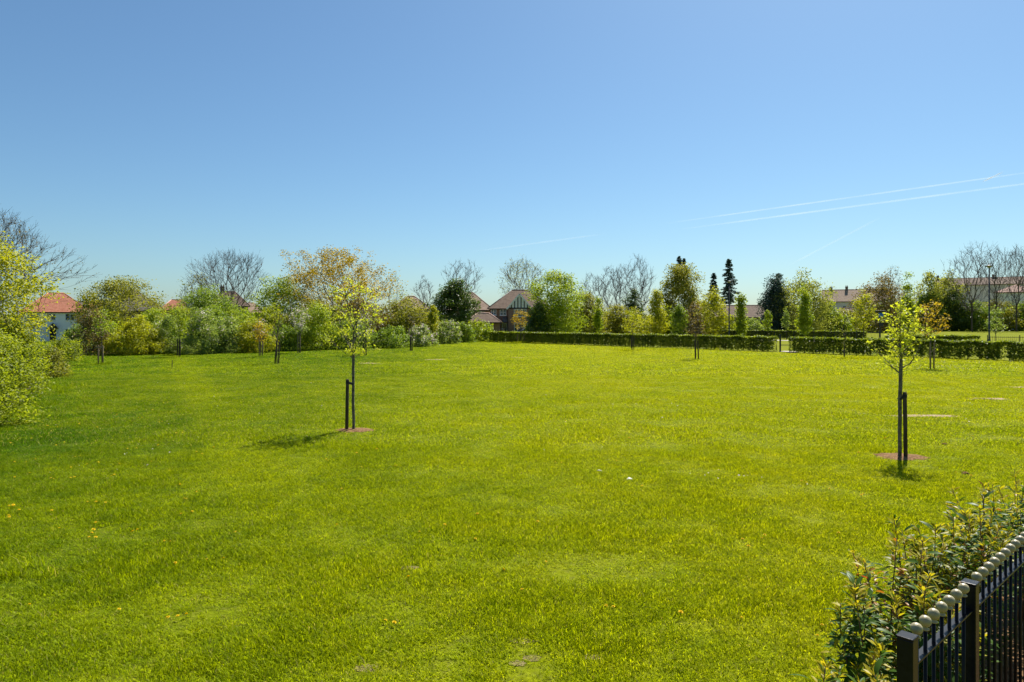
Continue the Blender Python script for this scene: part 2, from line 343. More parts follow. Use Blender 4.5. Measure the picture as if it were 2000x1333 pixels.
# taller unmown grass: along the foot of the hedgerow, round sapling feet, odd tufts
tp = []
for x in np.arange(-30, -2, .10):
    tp.append((x + rs.normal(0, .3), np.interp(x, BX, BY) - .4 + rs.normal(0, .45), .6 + .7 * rs.rand()))
for (px, py, n, sx, sy, s) in ((1645, 700, 14, .9, .3, .9), (1690, 702, 18, .8, .3, 1.0), (1230, 686, 16, .5, .3, .9), (1270, 684, 40, 2.2, .4, .9), (1215, 687, 10, .4, .2, 1.1),
                               (1050, 669, 30, 1.6, .5, .9), (1016, 671, 14, .6, .3, 1.1), (200, 712, 10, .25, .2, .8), (350, 699, 8, .3, .2, .8),
                               (508, 699, 8, .3, .2, .8), (1900, 706, 40, 3.5, .5, .7), (1780, 700, 30, 3.0, .4, .7), (1960, 710, 24, 2, .5, .7),
                               (12, 1125, 10, .16, .12, .55), (100, 760, 26, .9, .9, .8), (70, 800, 22, .7, .8, .8), (985, 690, 6, .3, .3, .5)):
    c = gp(px, py)
    for _ in range(n): tp.append((c[0] + rs.normal(0, sx), c[1] + rs.normal(0, sy), s * (.6 + .6 * rs.rand())))
for _ in range(900):
    y = 4.6 + 20 * rs.rand() ** 1.6; x = (rs.rand() * 2 - 1) * .8 * y
    if lawn_ok(x, y) and mnoise.noise(Vector((x * .5, y * .5, 8))) > -.1 and not (x > 1 and y < 6.5 and x > y * .35): tp.append((x, y, .16 + .14 * rs.rand()))
tp = np.array(tp)
pts.append(np.stack([tp[:, 0], tp[:, 1], [uz(a, b) for a, b in tp[:, :2]]], 1)); idx.append(rs.randint(13, 17, len(tp))); rot.append(rs.rand(len(tp)) * 6.283)
scl.append(np.repeat(tp[:, 2:3], 3, 1))
pts, idx, rot, scl = np.concatenate(pts), np.concatenate(idx), np.concatenate(rot), np.concatenate(scl)
gm = bpy.data.meshes.new('grass'); gm.vertices.add(len(pts)); gm.vertices.foreach_set('co', pts.astype(np.float32).ravel())
a = gm.attributes.new('idx', 'INT', 'POINT'); a.data.foreach_set('value', idx.astype(np.int32))
a = gm.attributes.new('rotz', 'FLOAT', 'POINT'); a.data.foreach_set('value', rot.astype(np.float32))
a = gm.attributes.new('scl', 'FLOAT_VECTOR', 'POINT'); a.data.foreach_set('vector', scl.astype(np.float32).ravel())
grass = link('grass', gm); tag(grass, 'sunlit mown green lawn grass of the field', 'grass', kind='stuff')
ng = bpy.data.node_groups.new('grass_blades', 'GeometryNodeTree')
ng.interface.new_socket('Geometry', in_out='INPUT', socket_type='NodeSocketGeometry'); ng.interface.new_socket('Geometry', in_out='OUTPUT', socket_type='NodeSocketGeometry')
n_in, n_out = ng.nodes.new('NodeGroupInput'), ng.nodes.new('NodeGroupOutput')
ci = ng.nodes.new('GeometryNodeCollectionInfo'); ci.inputs[0].default_value = gcol; ci.inputs['Separate Children'].default_value = True; ci.inputs['Reset Children'].default_value = True
ip = ng.nodes.new('GeometryNodeInstanceOnPoints'); ip.inputs['Pick Instance'].default_value = True
def nattr(nm, ty):
    q = ng.nodes.new('GeometryNodeInputNamedAttribute'); q.data_type = ty; q.inputs['Name'].default_value = nm
    return [o for o in q.outputs if o.enabled and o.name == 'Attribute'][0]
cx = ng.nodes.new('ShaderNodeCombineXYZ'); ng.links.new(nattr('rotz', 'FLOAT'), cx.inputs[2])
ng.links.new(n_in.outputs[0], ip.inputs['Points']); ng.links.new(ci.outputs[0], ip.inputs['Instance'])
ng.links.new(nattr('idx', 'INT'), ip.inputs['Instance Index']); ng.links.new(cx.outputs[0], ip.inputs['Rotation']); ng.links.new(nattr('scl', 'FLOAT_VECTOR'), ip.inputs['Scale'])
ng.links.new(ip.outputs[0], n_out.inputs[0])
grass.modifiers.new('blades', 'NODES').node_group = ng

# ---------------------------------------------------------------- tree growing
def edge_tubes(P0, P1, R0, R1, k):
    n = len(P0); D = P1 - P0; D = D / (np.linalg.norm(D, axis=1, keepdims=True) + 1e-9)
    ref = np.where(np.abs(D[:, 2:3]) > .9, np.array([[1., 0, 0]]), np.array([[0., 0, 1]]))
    U = np.cross(D, ref); U /= np.linalg.norm(U, axis=1, keepdims=True) + 1e-9; W = np.cross(D, U)
    an = np.arange(k) * 2 * np.pi / k; ring = U[:, None] * np.cos(an)[None, :, None] + W[:, None] * np.sin(an)[None, :, None]
    A = P0[:, None] + ring * R0[:, None, None]; B = P1[:, None] + D[:, None] * (R1 * .4)[:, None, None] + ring * R1[:, None, None]
    V = np.concatenate([A, B], 1).reshape(-1, 3); i = np.arange(n)[:, None] * 2 * k; j = np.arange(k)[None]; j2 = (j + 1) % k
    return V, np.stack([i + j, i + j2, i + k + j2, i + k + j], -1).reshape(-1, 4)
def grow(attr, stem, step, kpath, rs, jit=.12, sag=0.):
    """a tree of nodes from the stem to every attractor, balancing branch length against path length"""
    N = [np.array(p, float) for p in stem]; par = [-1] + list(range(len(stem) - 1))
    pl = [0.]
    for i in range(1, len(N)): pl.append(pl[-1] + np.linalg.norm(N[i] - N[i-1]))
    cap = len(N) + len(attr) * 14; A = np.zeros((cap, 3)); L = np.zeros(cap); n = len(N); A[:n] = N; L[:n] = pl
    par = list(par); tips = []
    first = max(1, int(len(stem) * .66))
    for a in attr[np.argsort(np.linalg.norm(attr - A[n-1], axis=1))]:
        d = np.linalg.norm(A[first:n] - a, axis=1); up = np.clip(A[first:n, 2] - a[2], 0, None)
        j = first + int(np.argmin(d + kpath * L[first:n] + 1.2 * up)); p = A[j]; dist = np.linalg.norm(a - p)
        m = min(12, max(1, int(dist / step))); bend = rs.normal(0, jit * dist, 3)
        for q in range(1, m + 1):
            if n >= cap: break
            t = q / m; A[n] = p + (a - p) * t + bend * t * (1 - t) * 2 + np.array([0, 0, -sag * dist * (t * (1 - t)) * 2]); L[n] = L[j] + np.linalg.norm(A[n] - A[j])
            par.append(j); j = n; n += 1
        tips.append(j)
    A = A[:n]; par = np.array(par); kids = np.bincount(par[1:], minlength=n).astype(float)
    for _ in range(3):
        cs = np.zeros((n, 3)); np.add.at(cs, par[1:], A[1:]); m = (kids > 0); m[:len(stem)] = False
        cm = cs[m] / kids[m][:, None]; A[m] = .5 * A[m] + .3 * A[par[m]] + .2 * cm
    return A, par, np.array(tips)
def radii(A, par, tip_r, p=2.3):
    n = len(A); acc = np.zeros(n)
    for i in range(n - 1, 0, -1):
        if acc[i] == 0: acc[i] = tip_r ** p
        acc[par[i]] += acc[i]
    return acc ** (1 / p)
PROF = {
 'round': lambda z: np.sqrt(np.clip(1 - (2*z - 1) ** 2, 0, 1)),
 'dome': lambda z: np.sqrt(np.clip(1 - z ** 2, 0, 1)) * (.82 + .18 * np.minimum(z * 3, 1)),
 'egg': lambda z: np.clip(z * 5, 0, 1) ** .5 * np.sqrt(np.clip(1 - (np.maximum(z - .3, 0) / .7) ** 2, 0, 1)),
 'column': lambda z: np.clip(z * 4, 0, 1) ** .5 * np.clip(1 - z, 0, 1) ** .55,
 'cone': lambda z: np.clip(1 - z, 0, 1) ** .9 * np.clip(z * 8, 0, 1),
 'vase': lambda z: np.where(z < .65, .18 + .82 * (z / .65) ** .8, np.sqrt(np.clip(1 - ((z - .65) / .35) ** 2, 0, 1))),
}
def sample_crown(n, shape, rs, lump=.4, hollow=.4, lobes=2.4):
    out = []; so = rs.rand(3) * 50
    while len(out) < n:
        z = rs.rand(); th = rs.rand() * 6.283; r = float(PROF[shape](np.array(z)))
        if rs.rand() > r + .05: continue
        rho = rs.rand() ** hollow
        k = 1 + lump * 1.6 * mnoise.noise(Vector((math.cos(th) * lobes + so[0], math.sin(th) * lobes + so[1], z * lobes * 1.6 + so[2])))
        zz = z * (1 + lump * .5 * mnoise.noise(Vector((math.cos(th) * 1.5 * r + so[1], math.sin(th) * 1.5 * r + so[2], 3.3))))
        out.append((math.cos(th) * r * rho * k, math.sin(th) * r * rho * k, zz))
    return np.array(out)
def leaf_cards(P, size, rs, aspect=.6, up=.2, droop=.2, var=.45, out=None):
    n = len(P); s = size * (1 + var * (rs.rand(n) * 2 - 1))
    a = rs.rand(n) * 6.283; T = np.stack([np.cos(a), np.sin(a), rs.normal(-droop, .5, n)], 1); T /= np.linalg.norm(T, axis=1, keepdims=True)
    Nn = rs.normal(0, 1, (n, 3)); Nn[:, 2] += up * 2; Nn = Nn if out is None else Nn * .55 + out; Nn -= T * np.sum(Nn * T, 1, keepdims=True); Nn /= np.linalg.norm(Nn, axis=1, keepdims=True) + 1e-9
    S = np.cross(T, Nn); s = s[:, None]
    b = P - T * s * .5; t = P + T * s * .5 - Nn * s * .08; l = P - S * s * aspect * .5 + Nn * s * .13; r = P + S * s * aspect * .5 + Nn * s * .13
    V = np.stack([b, l, t, r], 1).reshape(-1, 3); i = np.arange(n) * 4
    F = np.stack([np.stack([i, i+2, i+1], 1), np.stack([i, i+3, i+2], 1)], 1).reshape(-1, 3)
    return V, F, np.repeat(rs.rand(n), 2)
TRI = [0]; COVER = 2.0
def make_tree(name, label, cat, X, Y, z0, zb, zt, R, shape='round', leaf='mid', cover=3.0, seed=0, nA=None, tip=.006, bark='bark', clus=None, lsize=None,
              bloom=0, up=.2, droop=.2, lump=.42, hollow=.4, kpath=.4, group=None, lean=0., nstem=1, bare=False, sag=0., jit=.06, twl=3, aspect=.55, ry=None, trunk_r=None, wood_thr=None):
    rs = np.random.RandomState(seed * 31 + 7); random.seed(seed)
    root = empty(name, (X, Y, z0), label, cat, group=group)
    H = zt - zb; ry = ry or R
    if nA is None: nA = int(np.clip(60 + 9 * R * H, 70, 220))
    C = sample_crown(nA, shape, rs, lump, hollow); C = np.stack([C[:, 0] * R + lean, C[:, 1] * ry, zb - z0 + C[:, 2] * H], 1)
    C[:, 2] = np.maximum(C[:, 2], .06)
    th = max(.25, (zb - z0) + .15 * H)
    stem = [(0, 0, -.05), (lean * .1 + rs.normal(0, .01), 0, th * .33), (lean * .3 + rs.normal(0, .02), rs.normal(0, .02), th * .66), (lean * .5, 0, th)]
    if nstem > 3:
        stem = [(lean * .5 * t * t + (.018 * mnoise.noise(Vector((seed, t * 4, 0))) if 0 < i else 0), .018 * mnoise.noise(Vector((t * 4, seed, 9))), -.05 + (th + .05) * t) for i, t in enumerate(np.linspace(0, 1, nstem * 2))]
    A, par, tips = grow(C, stem, max(.12, .10 * math.sqrt(R * H)), kpath, rs, jit, sag)
    r = radii(A, par, tip)
    if trunk_r: r = tip + (r - tip) * (trunk_r - tip) / max(r[0] - tip, 1e-4)
    r[0] *= 1.12
    P0, P1, R0, R1 = A[par[1:]], A[1:], r[par[1:]], r[1:]
    R0 = np.minimum(R0, R1 * 1.7 + .004); thr = wood_thr or max(tip * 2.4, r[1] * .22)
    big = R1 > thr
    V, F = edge_tubes(P0[big], P1[big], R0[big], R1[big], 6); me = npmesh('trunk', V, [F], smooth=True); link('trunk', me, M[bark], root); TRI[0] += len(F) * 2
    crown = None
    if bare and twl:                            # fine twigs fanning out from every branch end
        tp = A[tips]; dr = tp - A[par[tips]]; dr /= np.linalg.norm(dr, axis=1, keepdims=True) + 1e-9
        dr = np.repeat(dr, twl, 0); dr[:, 2] += .35; dr += rs.normal(0, .45, dr.shape); dr /= np.linalg.norm(dr, axis=1, keepdims=True)
        st = np.repeat(tp, twl, 0); ln = (.05 * (R + H) * (.5 + rs.rand(len(st))))[:, None]
        P0 = np.concatenate([P0, st]); P1 = np.concatenate([P1, st + dr * ln]); R0 = np.concatenate([R0, np.full(len(st), tip * .9)]); R1 = np.concatenate([R1, np.full(len(st), tip * .6)])
        big = np.concatenate([big, np.zeros(len(st), bool)])
    if (~big).any():
        V, F = edge_tubes(P0[~big], P1[~big], R0[~big], R1[~big], 3); TRI[0] += len(F) * 2
        me = npmesh('twigs' if not bare else 'crown', V, [F]); crown = link('twigs' if not bare else 'crown', me, M['twig' if bark == 'bark' else bark], root); crown['kind'] = 'stuff'
    D = Y
    ls = lsize or max(.055, 3.4 * D / FPX)
    if cover > 0:
        px = FPX / D; area = 2 * R * H * .75 * px * px; n = int(np.clip(COVER * cover * area / (.5 * ls * ls * aspect * px * px), 60, 24000))
        sg = clus if clus is not None else .062 * (R + H / 2) + .04
        wt = rs.rand(len(C)) ** 1.3 + .08; base = C[rs.choice(len(C), n, p=wt / wt.sum())]
        off = np.clip(rs.normal(0, 1, (n, 3)), -1.7, 1.7) * sg; off[:, 2] *= .8
        if droop > .5: off[:, 2] -= np.abs(rs.normal(0, droop * sg * 1.6, n))
        P = base + off; P[:, 2] = np.maximum(P[:, 2], .03)
        oc = base - C.mean(0); oc /= np.linalg.norm(oc, axis=1, keepdims=True) + 1e-6; oo = off / (np.linalg.norm(off, axis=1, keepdims=True) + 1e-6)
        V, F, q = leaf_cards(P, ls, rs, aspect, up, droop, out=oo * .9 + oc * .5 + np.array([0, 0, .25])); TRI[0] += len(F)
        link('crown' if not bare else 'leaves', npmesh('crown', V, [F], q), LM[leaf], root)
    if bloom:
        n = int(bloom); C2 = C[C[:, 2] > np.percentile(C[:, 2], 25)]
        P = C2[rs.randint(0, len(C2), n)] * np.array([1.04, 1.04, 1.02]) + rs.normal(0, .10, (n, 3))
        V, F, q = leaf_cards(P, ls * .8, rs, .9, .4, 0); link('blossom', npmesh('blossom', V, [F], q), M['petal'], root); TRI[0] += len(F)
    return root
def T(name, label, px, top, bot, wpx, Y, shape, leaf, seed, base=None, cat='tree', **kw):
    """a tree standing at depth Y, its crown between rows top and bot"""
    X = ax(px, Y); z0 = uz(X, Y); return make_tree(name, label, cat, X, Y, z0, max(az(bot, Y), z0 + .02), az(top, Y), wpx / 2 / FPX * Y, shape, leaf, seed=seed, **kw)
def S(label, px, top, py, wpx, leaf, seed, name='shrub', **kw):
    """a shrub whose foot stands at row py"""
    Y = CAMH * FPX / (py - HOR); kw.setdefault('nstem', 3); sh = kw.pop('shape', 'dome')
    X = ax(px, Y); z0 = uz(X, Y); return make_tree(name, label, kw.pop('cat', 'shrub'), X, Y, z0, z0 + .03, az(top, Y), wpx / 2 / FPX * Y, sh, leaf, seed=seed, **kw)

# ---------------------------------------------------------------- the hedgerow and trees round the lawn
G1 = 'shrubs of the hedgerow along the lawn'
# near thicket on the near side of the white house
GT = 'thicket beside the lawn'
S('biggest yellow-green leafy shrub of the thicket, leaning over the lawn', -95, 655, 838, 205, 'thicket', 1, lsize=.075, cover=4.2, nA=320, lump=.5, group=GT)
S('dense green shrub directly behind the biggest thicket shrub', -25, 650, 792, 150, 'thicket', 2, lsize=.08, cover=4.2, nA=280, lump=.5, group=GT)
S('tall bright shrub filling the thicket under the maple', 10, 632, 760, 130, 'thicket', 5, lsize=.085, cover=3.4, nA=220, lump=.5, group=GT)
S('olive shrub between the bright thicket shrub and the low arching one', 48, 655, 742, 100, 'thicket', 8, lsize=.085, cover=2.4, nA=180, lump=.5, group=GT)
S('low dark-hearted shrub with arching shoots, foot in long grass', 98, 684, 738, 74, 'olive', 3, lsize=.09, cover=1.8, nA=170, lump=.5, group=GT)
S('rounded green shrub on the lawn edge before the white house', 122, 660, 706, 72, 'thicket', 4, lsize=.10, cover=2.2, nA=170, lump=.45, group=GT)
T('maple_tree', 'small maple with fresh yellow-green leaves rising from the thicket', -5, 462, 690, 190, 26, 'egg', 'yellowgreen', 6, lsize=.11, cover=1.1, nA=330, clus=.22, lump=.48, tip=.005, hollow=.5)
T('bare_tree', 'wide bare tree with dark twigs standing behind the yellow-green maple', -40, 418, 600, 290, 34, 'round', 'brown', 7, bare=True, cover=.10, lsize=.09, nA=1300, tip=.006, kpath=.45, hollow=.45, clus=.12, lump=.45)
# front row of the hedgerow
S('dark leafless bramble bush beside the twin-staked sapling', 182, 600, 694, 70, 'brown', 10, cover=1.6, nA=300, group=G1)
S('bright lime green shrub next to the dark bramble bush', 268, 622, 693, 95, 'yellowgreen', 11, cover=3.0, group=G1)
S('loose green shrub at the foot of the big olive tree', 215, 628, 691, 66, 'bright', 12, cover=2.6, group=G1)
S('grey-green shrub dotted with pale blossom by the marker peg', 330, 614, 691, 66, 'pale', 13, cover=2.4, bloom=260, group=G1)
S('tall pale shrub covered in creamy white blossom', 392, 606, 692, 82, 'pale', 14, cover=2.2, bloom=450, group=G1)
S('grey-green bush joining the blossom shrub and the golden bush', 445, 622, 690, 64, 'pale', 15, cover=2.6, bloom=250, group=G1)
S('golden yellow-green bush behind the orange-leaved sapling', 498, 632, 689, 76, 'yellowgreen', 16, cover=3.0, group=G1)
S('mid green bush behind the leaning stakes', 548, 632, 686, 60, 'mid', 17, cover=2.8, group=G1)
S('tall fresh green shrub beside the blossoming sapling', 618, 602, 684, 92, 'bright', 18, cover=2.8, group=G1)
S('dark green dense bush beneath the bronze oak', 680, 628, 682, 100, 'mid', 19, cover=3.0, group=G1)
S('low rounded grey-green bush beside the white-flowered bush', 765, 640, 680, 84, 'mid', 20, cover=3.0, group=G1)
S('low bush sprinkled with white flowers', 820, 640, 677, 66, 'pale', 21, cover=2.4, bloom=800, group=G1)
S('bush with pinkish white blossom beside the lime columnar sapling', 874, 628, 672, 56, 'pale', 22, cover=2.2, bloom=420, group=G1)
S('bright green rounded bush at the end of the hedgerow by the white post', 932, 628, 667, 66, 'bright', 23, cover=3.2, group=G1)
S('soft green bush next to the last rounded bush', 902, 632, 669, 50, 'mid', 24, cover=3.0, group=G1)
for i, (px, top, py, wd, lf, lb) in enumerate(((150, 640, 690, 60, 'mid', 'low green bush between thicket and bramble'), (205, 606, 680, 80, 'thicket', 'bushy green tree behind the bramble'), (300, 604, 680, 90, 'bright', 'fresh green bush behind the lime shrub'),
        (355, 596, 678, 80, 'thicket', 'tall bush behind the blossom shrubs'), (420, 600, 678, 80, 'mid', 'green bush filling in behind the creamy blossom'), (475, 604, 677, 76, 'bright', 'light green bush behind the golden bush'),
        (525, 604, 676, 80, 'thicket', 'olive green bush behind the orange-leaved sapling'), (580, 610, 675, 80, 'mid', 'green bush behind the blossoming sapling'), (650, 606, 674, 90, 'thicket', 'dense bush in front of the oak trunk'),
        (725, 610, 673, 86, 'olive', 'olive bush behind the taller young lime'), (775, 616, 672, 80, 'thicket', 'bush behind the low grey-green one'), (845, 612, 669, 70, 'bright', 'fresh bush behind the flame-shaped sapling'),
        (900, 618, 666, 60, 'thicket', 'bush below the ivy-clad tree'))):
    S(lb + ' of the hedgerow', px, top, py, wd, lf, 120 + i, cover=2.6, group=G1)
# taller trees behind it
T('field_maple', 'big round olive green tree half hiding a grey gable roof', 240, 550, 668, 150, 66, 'round', 'olive', 30, cover=2.4, lump=.45)
T('elder_tree', 'dark green mounded tree in front of the spreading bare tree', 405, 566, 672, 110, 72, 'round', 'mid', 31, cover=2.8)
T('bare_tree', 'spreading bare tree with fan of upright grey twigs over the hedgerow', 447, 496, 620, 150, 84, 'vase', 'brown', 32, bare=True, cover=0, nA=1000, tip=.010, kpath=.45, lump=.32, bark='twig', hollow=.5)
T('bare_tree', 'low bushy grey leafless tree next to the red hipped roof', 385, 540, 640, 62, 86, 'round', 'olive', 33, bare=True, cover=.45, nA=420, tip=.010, kpath=.45, bark='greytwig')
T('hawthorn_tree', 'vivid green round-topped tree beside the bronze oak', 548, 546, 672, 96, 74, 'round', 'bright', 34, cover=2.2, lump=.48)
T('oak_tree', 'broad oak with bronze young leaves, largest tree of the hedgerow', 655, 496, 632, 225, 78, 'round', 'bronze', 35, cover=1.15, nA=700, tip=.010, kpath=.45, clus=.36, lump=.4, lsize=.19, hollow=.45)
T('thorn_tree', 'dark brown-green thorn tree under the oak branches', 610, 590, 680, 105, 70, 'round', 'olive', 36, cover=2.0, nA=260)
T('thorn_tree', 'dense dusky thorn tree right under the oak trunk', 705, 588, 680, 110, 71, 'round', 'brown', 37, cover=2.0, nA=260)
T('thorn_tree', 'olive green thorn tree in front of the brown hipped roof', 795, 588, 676, 100, 74, 'round', 'olive', 38, cover=2.6)
T('bare_tree', 'slim sparse leafless tree by the edge of the oak', 772, 544, 640, 34, 82, 'vase', 'pale', 39, bare=True, cover=.15, nA=140, tip=.010)
T('bare_tree', 'small leaning bare tree between oak and ivy tree', 826, 542, 625, 36, 84, 'vase', 'brown', 40, bare=True, cover=0, nA=240, tip=.010, bark='greytwig')
T('ivy_tree', 'dark ivy-clad tree trunk standing before the tan roofed house', 886, 545, 640, 78, 82, 'egg', 'dark', 41, cover=4.2, lump=.45)
T('bare_tree', 'bare grey crown rising above the ivy-clad tree', 904, 515, 600, 84, 85, 'vase', 'brown', 42, bare=True, cover=0, nA=380, tip=.010, bark='greytwig')
T('ash_tree', 'tall airy leafless tree behind the half-timbered house', 1022, 508, 590, 92, 124, 'round', 'olive', 43, bare=True, cover=.25, nA=600, tip=.013, bark='greytwig', lsize=.2)
T('sycamore_tree', 'large bright green sycamore covering one side of the half-timbered house', 1085, 536, 662, 108, 88, 'round', 'bright', 44, cover=2.6, lump=.48)
T('laurel_tree', 'dark green bush at the foot of the sycamore', 1050, 592, 664, 52, 86, 'dome', 'dark', 45, cover=3.0)
G2 = 'trees behind the park hedges'
T('hazel_bush', 'rounded olive bush beside the bright sycamore', 1148, 582, 662, 84, 100, 'dome', 'olive', 50, cover=2.8, group=G2)
T('bare_tree', 'thin bare tree close to the sycamore', 1158, 535, 630, 52, 112, 'vase', 'brown', 51, bare=True, cover=0, nA=380, tip=.012, kpath=.2)
T('bare_tree', 'twiggy bare tree between thin bare tree and ivy-trunked tree', 1195, 528, 630, 62, 116, 'vase', 'brown', 52, bare=True, cover=0, nA=480, tip=.012, kpath=.2)
T('bare_tree', 'tallest bare tree, ivy climbing its trunk, behind the yellow bushes', 1240, 512, 630, 92, 114, 'vase', 'brown', 53, bare=True, cover=0, nA=800, tip=.012, kpath=.2)
T('ivy_bush', 'dark ivy mass climbing the foot of the tallest bare tree', 1238, 572, 650, 40, 111, 'egg', 'dark', 54, cover=3.0, group=G2)
T('hornbeam_tree', 'narrow bright columnar tree before the olive bushes', 1168, 577, 648, 15, 92, 'column', 'bright', 55, cover=3.5, group='columnar young trees')
T('goat_willow', 'wide yellowish olive bush next to the columnar tree', 1208, 602, 664, 78, 104, 'dome', 'olive', 56, cover=2.8, group=G2)
T('goat_willow', 'golden green loose bush beneath the ivy-trunked bare tree', 1252, 612, 664, 62, 100, 'dome', 'yellowgreen', 57, cover=1.6, group=G2)
T('young_lime', 'young conical tree with golden green leaves', 1283, 562, 652, 50, 96, 'cone', 'yellowgreen', 58, cover=1.9, group=G2)
T('lime_tree', 'tall full-crowned olive green tree with two spruce tips above it', 1332, 522, 655, 92, 112, 'egg', 'olive', 59, cover=3.4, lump=.32)
T('elder_bush', 'small blue-green bush below the full-crowned tree', 1326, 600, 660, 34, 99, 'egg', 'mid', 60, cover=2.8, group=G2)
T('elder_bush', 'dusky brown-green bush beside the pale golden tree', 1356, 596, 662, 46, 101, 'dome', 'brown', 61, cover=2.4, group=G2)
T('golden_tree', 'light golden green tree in front of the dark spruce', 1394, 568, 655, 56, 98, 'egg', 'yellowgreen', 62, cover=1.7, lump=.48)
T('hornbeam_tree', 'slim columnar tree between lamp post and brown bungalow', 1447, 562, 655, 20, 95, 'column', 'bright', 63, cover=3.2, group='columnar young trees')
T('viburnum_bush', 'pale rounded bush beneath the bungalow roof', 1470, 622, 664, 50, 100, 'dome', 'pale', 64, cover=2.8, group=G2)
T('young_tree', 'tiny lollipop-shaped sapling beside the dark cypress', 1499, 605, 645, 14, 90, 'egg', 'bright', 65, cover=2.4, trunk_r=.03)
T('cypress_tree', 'dark blue-green cypress mound beside the silvery willow', 1514, 548, 662, 54, 108, 'egg', 'bluegreen', 66, cover=4.0, lump=.32)
T('willow_tree', 'silvery green weeping willow with trailing branches', 1567, 532, 655, 94, 106, 'round', 'willow', 67, cover=2.2, droop=.9, lump=.45)
T('hornbeam_tree', 'bright green flame-shaped tree in front of the willow', 1571, 555, 652, 27, 88, 'column', 'bright', 68, cover=3.0, group='columnar young trees')
T('young_tree', 'faint slender sapling against the willow shade', 1536, 604, 642, 12, 89, 'egg', 'pale', 69, cover=1.8, trunk_r=.03)
T('privet_bush', 'green bush at the willow edge below the pale terrace', 1618, 592, 660, 50, 112, 'dome', 'bright', 70, cover=2.6, group=G2)
T('privet_bush', 'mixed olive bush beneath the dark hipped roof', 1655, 606, 658, 58, 114, 'dome', 'olive', 71, cover=2.6, group=G2)
T('young_maple', 'young maple with clustered lime leaves beside the blue sign', 1687, 572, 640, 42, 84, 'egg', 'yellowgreen', 72, cover=1.2, clus=.25, trunk_r=.05)
T('thorn_tree', 'wide brownish thorn tree with bare tips in front of the terrace', 1722, 545, 652, 88, 140, 'round', 'brown', 73, cover=1.6, nA=420)
T('bare_tree', 'twiggy pinkish bare crown above the brownish thorn tree', 1738, 530, 600, 60, 146, 'round', 'brown', 74, bare=True, cover=.2, nA=360, tip=.015)
T('hornbeam_tree', 'tall pointed columnar tree behind the near sapling', 1774, 545, 642, 28, 100, 'column', 'bright', 75, cover=2.6, group='columnar young trees')
G3 = 'tree belt beyond the far grass'
T('willow_tree', 'feathery pale willow, first of the two above the dark belt', 1812, 534, 640, 50, 158, 'egg', 'willow', 76, cover=2.2, droop=.9, group=G3)
T('willow_tree', 'broad feathery willow next to the long brown roof', 1850, 540, 640, 62, 160, 'round', 'willow', 77, cover=2.2, droop=.9, group=G3)
for i, (px, top, wd, lf, lb) in enumerate(((1765, 588, 60, 'olive', 'olive bush at the foot of the columnar tree'), (1815, 580, 70, 'mid', 'green bush behind the copper-leaved sapling'),
        (1862, 574, 78, 'dark', 'darkest bush of the far belt'), (1905, 592, 70, 'mid', 'green bush around the first bare trunk'), (1950, 590, 70, 'olive', 'olive bush behind the black lamp post'),
        (1990, 594, 70, 'mid', 'green bush below the pale pyramid roof'), (2035, 590, 70, 'dark', 'dark bush past the pale pyramid roof'), (2090, 586, 90, 'mid', 'wide green bush further along the belt'), (2160, 584, 100, 'olive', 'olive bush at the end of the belt'))):
    T('belt_bush', lb + ' beyond the far grass', px, top, 660, wd, 156 + (i % 3), 'dome', lf, 80 + i, cat='bush', cover=3.0, group=G3)
T('bare_tree', 'tall bare tree with wide low limb beyond the far grass', 1898, 486, 610, 86, 150, 'vase', 'brown', 90, bare=True, cover=0, nA=620, tip=.016, kpath=.45, hollow=.55)
T('bare_tree', 'bare tree with forked trunk behind the black lamp post', 1946, 488, 610, 62, 152, 'vase', 'brown', 91, bare=True, cover=0, nA=480, tip=.016, kpath=.45, hollow=.55)
T('bare_tree', 'bare tree with sinuous trunk next to the forked bare tree', 1985, 490, 615, 56, 150, 'vase', 'brown', 92, bare=True, cover=0, nA=480, tip=.016, kpath=.45, hollow=.55)
T('bare_tree', 'bare tree cut by the edge past the sinuous trunk', 2025, 484, 615, 66, 154, 'vase', 'brown', 93, bare=True, cover=0, nA=420, tip=.016, kpath=.45, hollow=.55)
T('young_tree', 'small thin tree inside the far railing', 1945, 600, 650, 30, 70, 'egg', 'pale', 94, cover=.7, trunk_r=.03)
# a far wooded skyline closes the gaps between the trees
def woods(name, label, pts, hmin, hmax, leaf, seed):
    rs = np.random.RandomState(seed); P = []
    for (x0, y0), (x1, y1) in zip(pts[:-1], pts[1:]):
        L = math.hypot(x1 - x0, y1 - y0); n = int(L * 60)
        t = rs.rand(n); hh = np.array([hmin + (hmax - hmin) * (.5 + .5 * mnoise.noise(Vector((q * L * .11, seed, 0)))) for q in t])
        P.append(np.stack([x0 + (x1 - x0) * t + rs.normal(0, 1.2, n), y0 + (y1 - y0) * t + rs.normal(0, 1.5, n), hh * rs.rand(n) ** .6 - .3], 1))
    V, F, q = leaf_cards(np.concatenate(P), .75, rs, .7); tag(link(name, npmesh(name, V, [F], q), LM[leaf]), label, 'woodland', kind='stuff'); TRI[0] += len(F)
woods('far_woodland', 'far green tree line seen between the garden trees', [(-110, 150), (-60, 165), (0, 170), (60, 175), (100, 190), (170, 185)], 2.5, 5.0, 'olive', 3)
